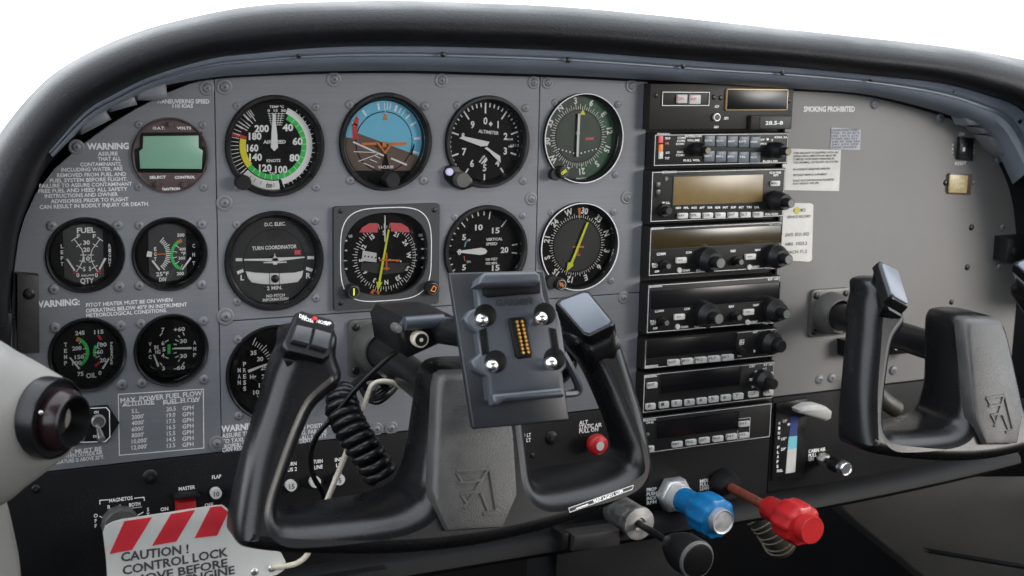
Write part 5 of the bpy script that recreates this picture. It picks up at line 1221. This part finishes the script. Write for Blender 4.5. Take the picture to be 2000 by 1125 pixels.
b = MB('red_knob'); b.slab(P2([(346, 1018), (385, 1013), (384, 978), (345, 982)], -.010), YL, -.010, .002); b.build('rocker', o)
b = MB('bezel_black'); b.slab(P2([(340, 977), (391, 971), (390, 965), (341, 970)], -.014), YL, -.014, .0008); b.build('guard_bar', o)
for i, (x, y, t, l) in enumerate(((423, 965, '10', 'round breaker button marked ten under the flap label'), (472, 962, '5', 'round breaker button just peeking out left of the yoke grip'), (570, 950, '15', 'round breaker button marked fifteen inside the yoke opening'), (617, 943, '5', 'round breaker button crossed by the thin black cable'), (664, 938, '5', 'round breaker button marked five right of the cream rod'))):
    o = thing('circuit_breaker', l, 'breaker', at(x, y+11), 'circuit breakers')
    c = at(x-2, y-4, YL); c = Vector((c.x, 0, c.z)); k = mpp(x, y); b = MB('knob_black'); b.lathe(c, [(14*k, YL+.001), (14*k, YL-.004), (12.5*k, YL-.006), (11*k, YL-.006)], 28); b.build('collar', o)
    kb = knob(o, x, y, 10.5, YL-.005, YL-.011, 'button_white', name='button'); b = MB('ink'); b.smooth = 0; b.ptext(t, x, y, 9, YL-.011, 5.5*len(t)); b.build('number', kb)
def pull(name, label, px, py, prof, group=None, cat='knob', ys=1.0):
    """push-pull control: stations of (part name, material, [(radius px, y)], lobes) along the axis through a panel pixel"""
    c = at(px, py, 0); o = thing(name, label, cat, (c.x, 0, c.z-.01), group); k = mpp(px, py, 0)
    for nm, m, pr_, lb, seg in prof: b = MB(m); b.smooth = 50; b.lathe(Vector((c.x, 0, c.z)), [(r_*k, y_*ys) for r_, y_ in pr_], seg, lobes=lb); b.build(nm, o)
    return o
pull('static_air_knob', 'small red static air pull knob with white centre', 1150, 859, [('shank', 'bezel_black', [(9, 0), (9, -.006)], None, 20), ('neck', 'red_knob', [(11, -.006), (13, -.009), (12, -.012)], None, 28), ('knob', 'red_knob', [(13, -.011), (19, -.013), (20, -.016), (19, -.020), (15, -.022)], None, 32), ('button', 'button_white', [(8.5, -.0215), (8, -.0228)], None, 24)])
pull('throttle', 'throttle with steel sleeve, thin rod and black chrome-ringed knob', 1200, 992, [('sleeve', 'steel', [(29, -.003), (29, -.030)], None, 40), ('end_ring', 'steel', [(30, -.030), (31, -.032), (30, -.034), (12, -.0345), (10, -.033)], None, 40), ('rod', 'black_plastic', [(7, -.03), (6, -.075)], None, 20), ('knob', 'knob_black', [(13, -.070), (20, -.074), (31, -.084), (34, -.09), (34, -.101), (32, -.104)], None, 40), ('ring', 'knob_cap', [(33, -.100), (33, -.1035), (30.5, -.1045), (29, -.1045)], None, 40), ('cap', 'vent_black', [(29.5, -.104), (28, -.1052), (18, -.1058)], None, 36)], 'engine controls', 'lever', 1.40)
pull('propeller_control', 'bright blue scalloped propeller knob with silver button and hex nut', 1307, 960, [('nut', 'nut_metal', [(34, YL), (34, -.011), (31, -.0125), (22, -.0125)], None, 6), ('collar', 'button_white', [(24, -.012), (24, -.020), (20, -.0205)], None, 32), ('barrel', 'blue_knob', [(23, -.020), (23.5, -.040), (27, -.044)], None, 32), ('knob', 'blue_knob', [(30, -.043), (35, -.045), (37, -.049), (37, -.062), (34.5, -.065), (25, -.066)], (10, .045), 120), ('button', 'nut_metal', [(22, -.065), (22.5, -.071), (21, -.0725), (18.5, -.0722), (18, -.0718)], None, 36)], 'engine controls', 'knob', 1.3)
pull('mixture_control', 'bright red scalloped mixture knob on a long rusty rod', 1407, 942, [('boot', 'knob_black', [(30, YL), (28, -.008), (22, -.014)], None, 30), ('rod', 'rod_brown', [(9, -.012), (8.5, -.060)], None, 20), ('barrel', 'red_knob', [(15, -.057), (21, -.060), (22, -.075), (26, -.080)], None, 32), ('knob', 'red_knob', [(29, -.079), (34, -.081), (36, -.086), (36, -.097), (33, -.100), (25, -.101)], (10, .04), 120), ('button', 'red_knob', [(24, -.100), (24.5, -.108), (23, -.1095)], None, 36)], 'engine controls', 'knob', 1.35)
pull('cabin_air_knob', 'small black cabin air knob with silver tip', 1600, 893, [('nut', 'steel', [(12, YL), (12, -.008), (10, -.010)], None, 6), ('rod', 'bezel_black', [(6, -.008), (6, -.018)], None, 16), ('knob', 'knob_black', [(12, -.016), (14, -.018), (14, -.028), (13, -.03)], None, 28), ('tip', 'chrome', [(13.5, -.029), (13.5, -.034), (11, -.0355), (10, -.0345)], None, 28)], None, 'knob', 1.25)
# flap selector
o = thing('flap_selector', 'black flap selector plate with blue, cyan and white strip and pale paddle', 'selector', at(1540, 935))
b = MB('bezel_black'); b.slab(P2([(1508, 940), (1572, 930), (1578, 778), (1517, 788)], -.006), YL, -.006, .001); pl = b.build('plate', o)
for pts, m in (([(1541, 853), (1557, 851), (1559, 813), (1545, 815)], 'strip_blue'), ([(1538.5, 879), (1556, 875), (1557, 851), (1541, 853)], 'strip_cyan'), ([(1535, 925), (1553, 922), (1556, 875), (1538.5, 879)], 'button_white')):
    b = MB(m); b.slab(P2(pts, -.0066), -.0058, -.0066); b.build('colour_band', pl)
b = MB('white_print'); b.smooth = 0
for i, c_ in enumerate('WING FLAPS'):
    if c_ != ' ': b.ptext(c_, 1522-i*.4, 827+i*9.3, 5.5, -.006, 4)
b.ptext('UP', 1533, 822, 5, -.006, 8); b.ptext('10°', 1531, 857, 5, -.006, 10); b.ptext('20°', 1530, 877, 5, -.006, 10); b.ptext('FULL', 1523, 919, 5, -.006, 11); b.line(P2([(1538, 829), (1543, 828)], -.006), .0022, -.0062); b.build('lettering', pl)
b = MB('paddle_grey'); b.smooth = 50
b.slab(P2([(1560, 801), (1563, 808), (1580, 813), (1605, 820), (1616, 824), (1625, 818), (1627, 804), (1616, 795), (1598, 790), (1580, 791)], -.034), -.022, -.034, .003); b.build('paddle', o)
b = MB('collar_grey'); b.tube([at(1575, 806, -.006), at(1582, 806, -.026)], .004, 10); b.build('paddle_stem', o)
# copilot-side bits around the right column
o = thing('defroster_hose', 'grey ribbed hose behind the copilot yoke', 'hose', at(1725, 800, -.02))
pts = smooth([at(1700, 740, -.02), at(1712, 765, -.025), at(1730, 785, -.03), at(1752, 800, -.03)], 8)
b = MB('duct'); b.smooth = 60; b.tube([p for p in pts], [.0085+.0009*(i % 2) for i in range(len(pts))], 14); b.build('hose', o)
o = thing('linkage_rod', 'short black linkage with shiny fittings under the copilot column', 'linkage', at(1740, 690, -.03))
b = MB('black_plastic'); b.slab(P2([(1660, 700), (1800, 690), (1805, 655), (1660, 668)], -.02), 0, -.02, .003); b.build('bar', o)
for (x, y) in ((1752, 678), (1797, 692)): knob(o, x, y, 6, -.018, -.024, 'steel', name='fitting')
o = thing('edge_clip', 'black clip at the far right edge of the panel', 'clip', at(1980, 510, -.02))
b = MB('knob_black'); b.slab(P2([(1966, 512), (2010, 512), (2010, 462), (1970, 465)], -.02), 0, -.02, .003); b.build('clip_body', o); screw(o, 1982, 492, 8, -.02, 'dark')
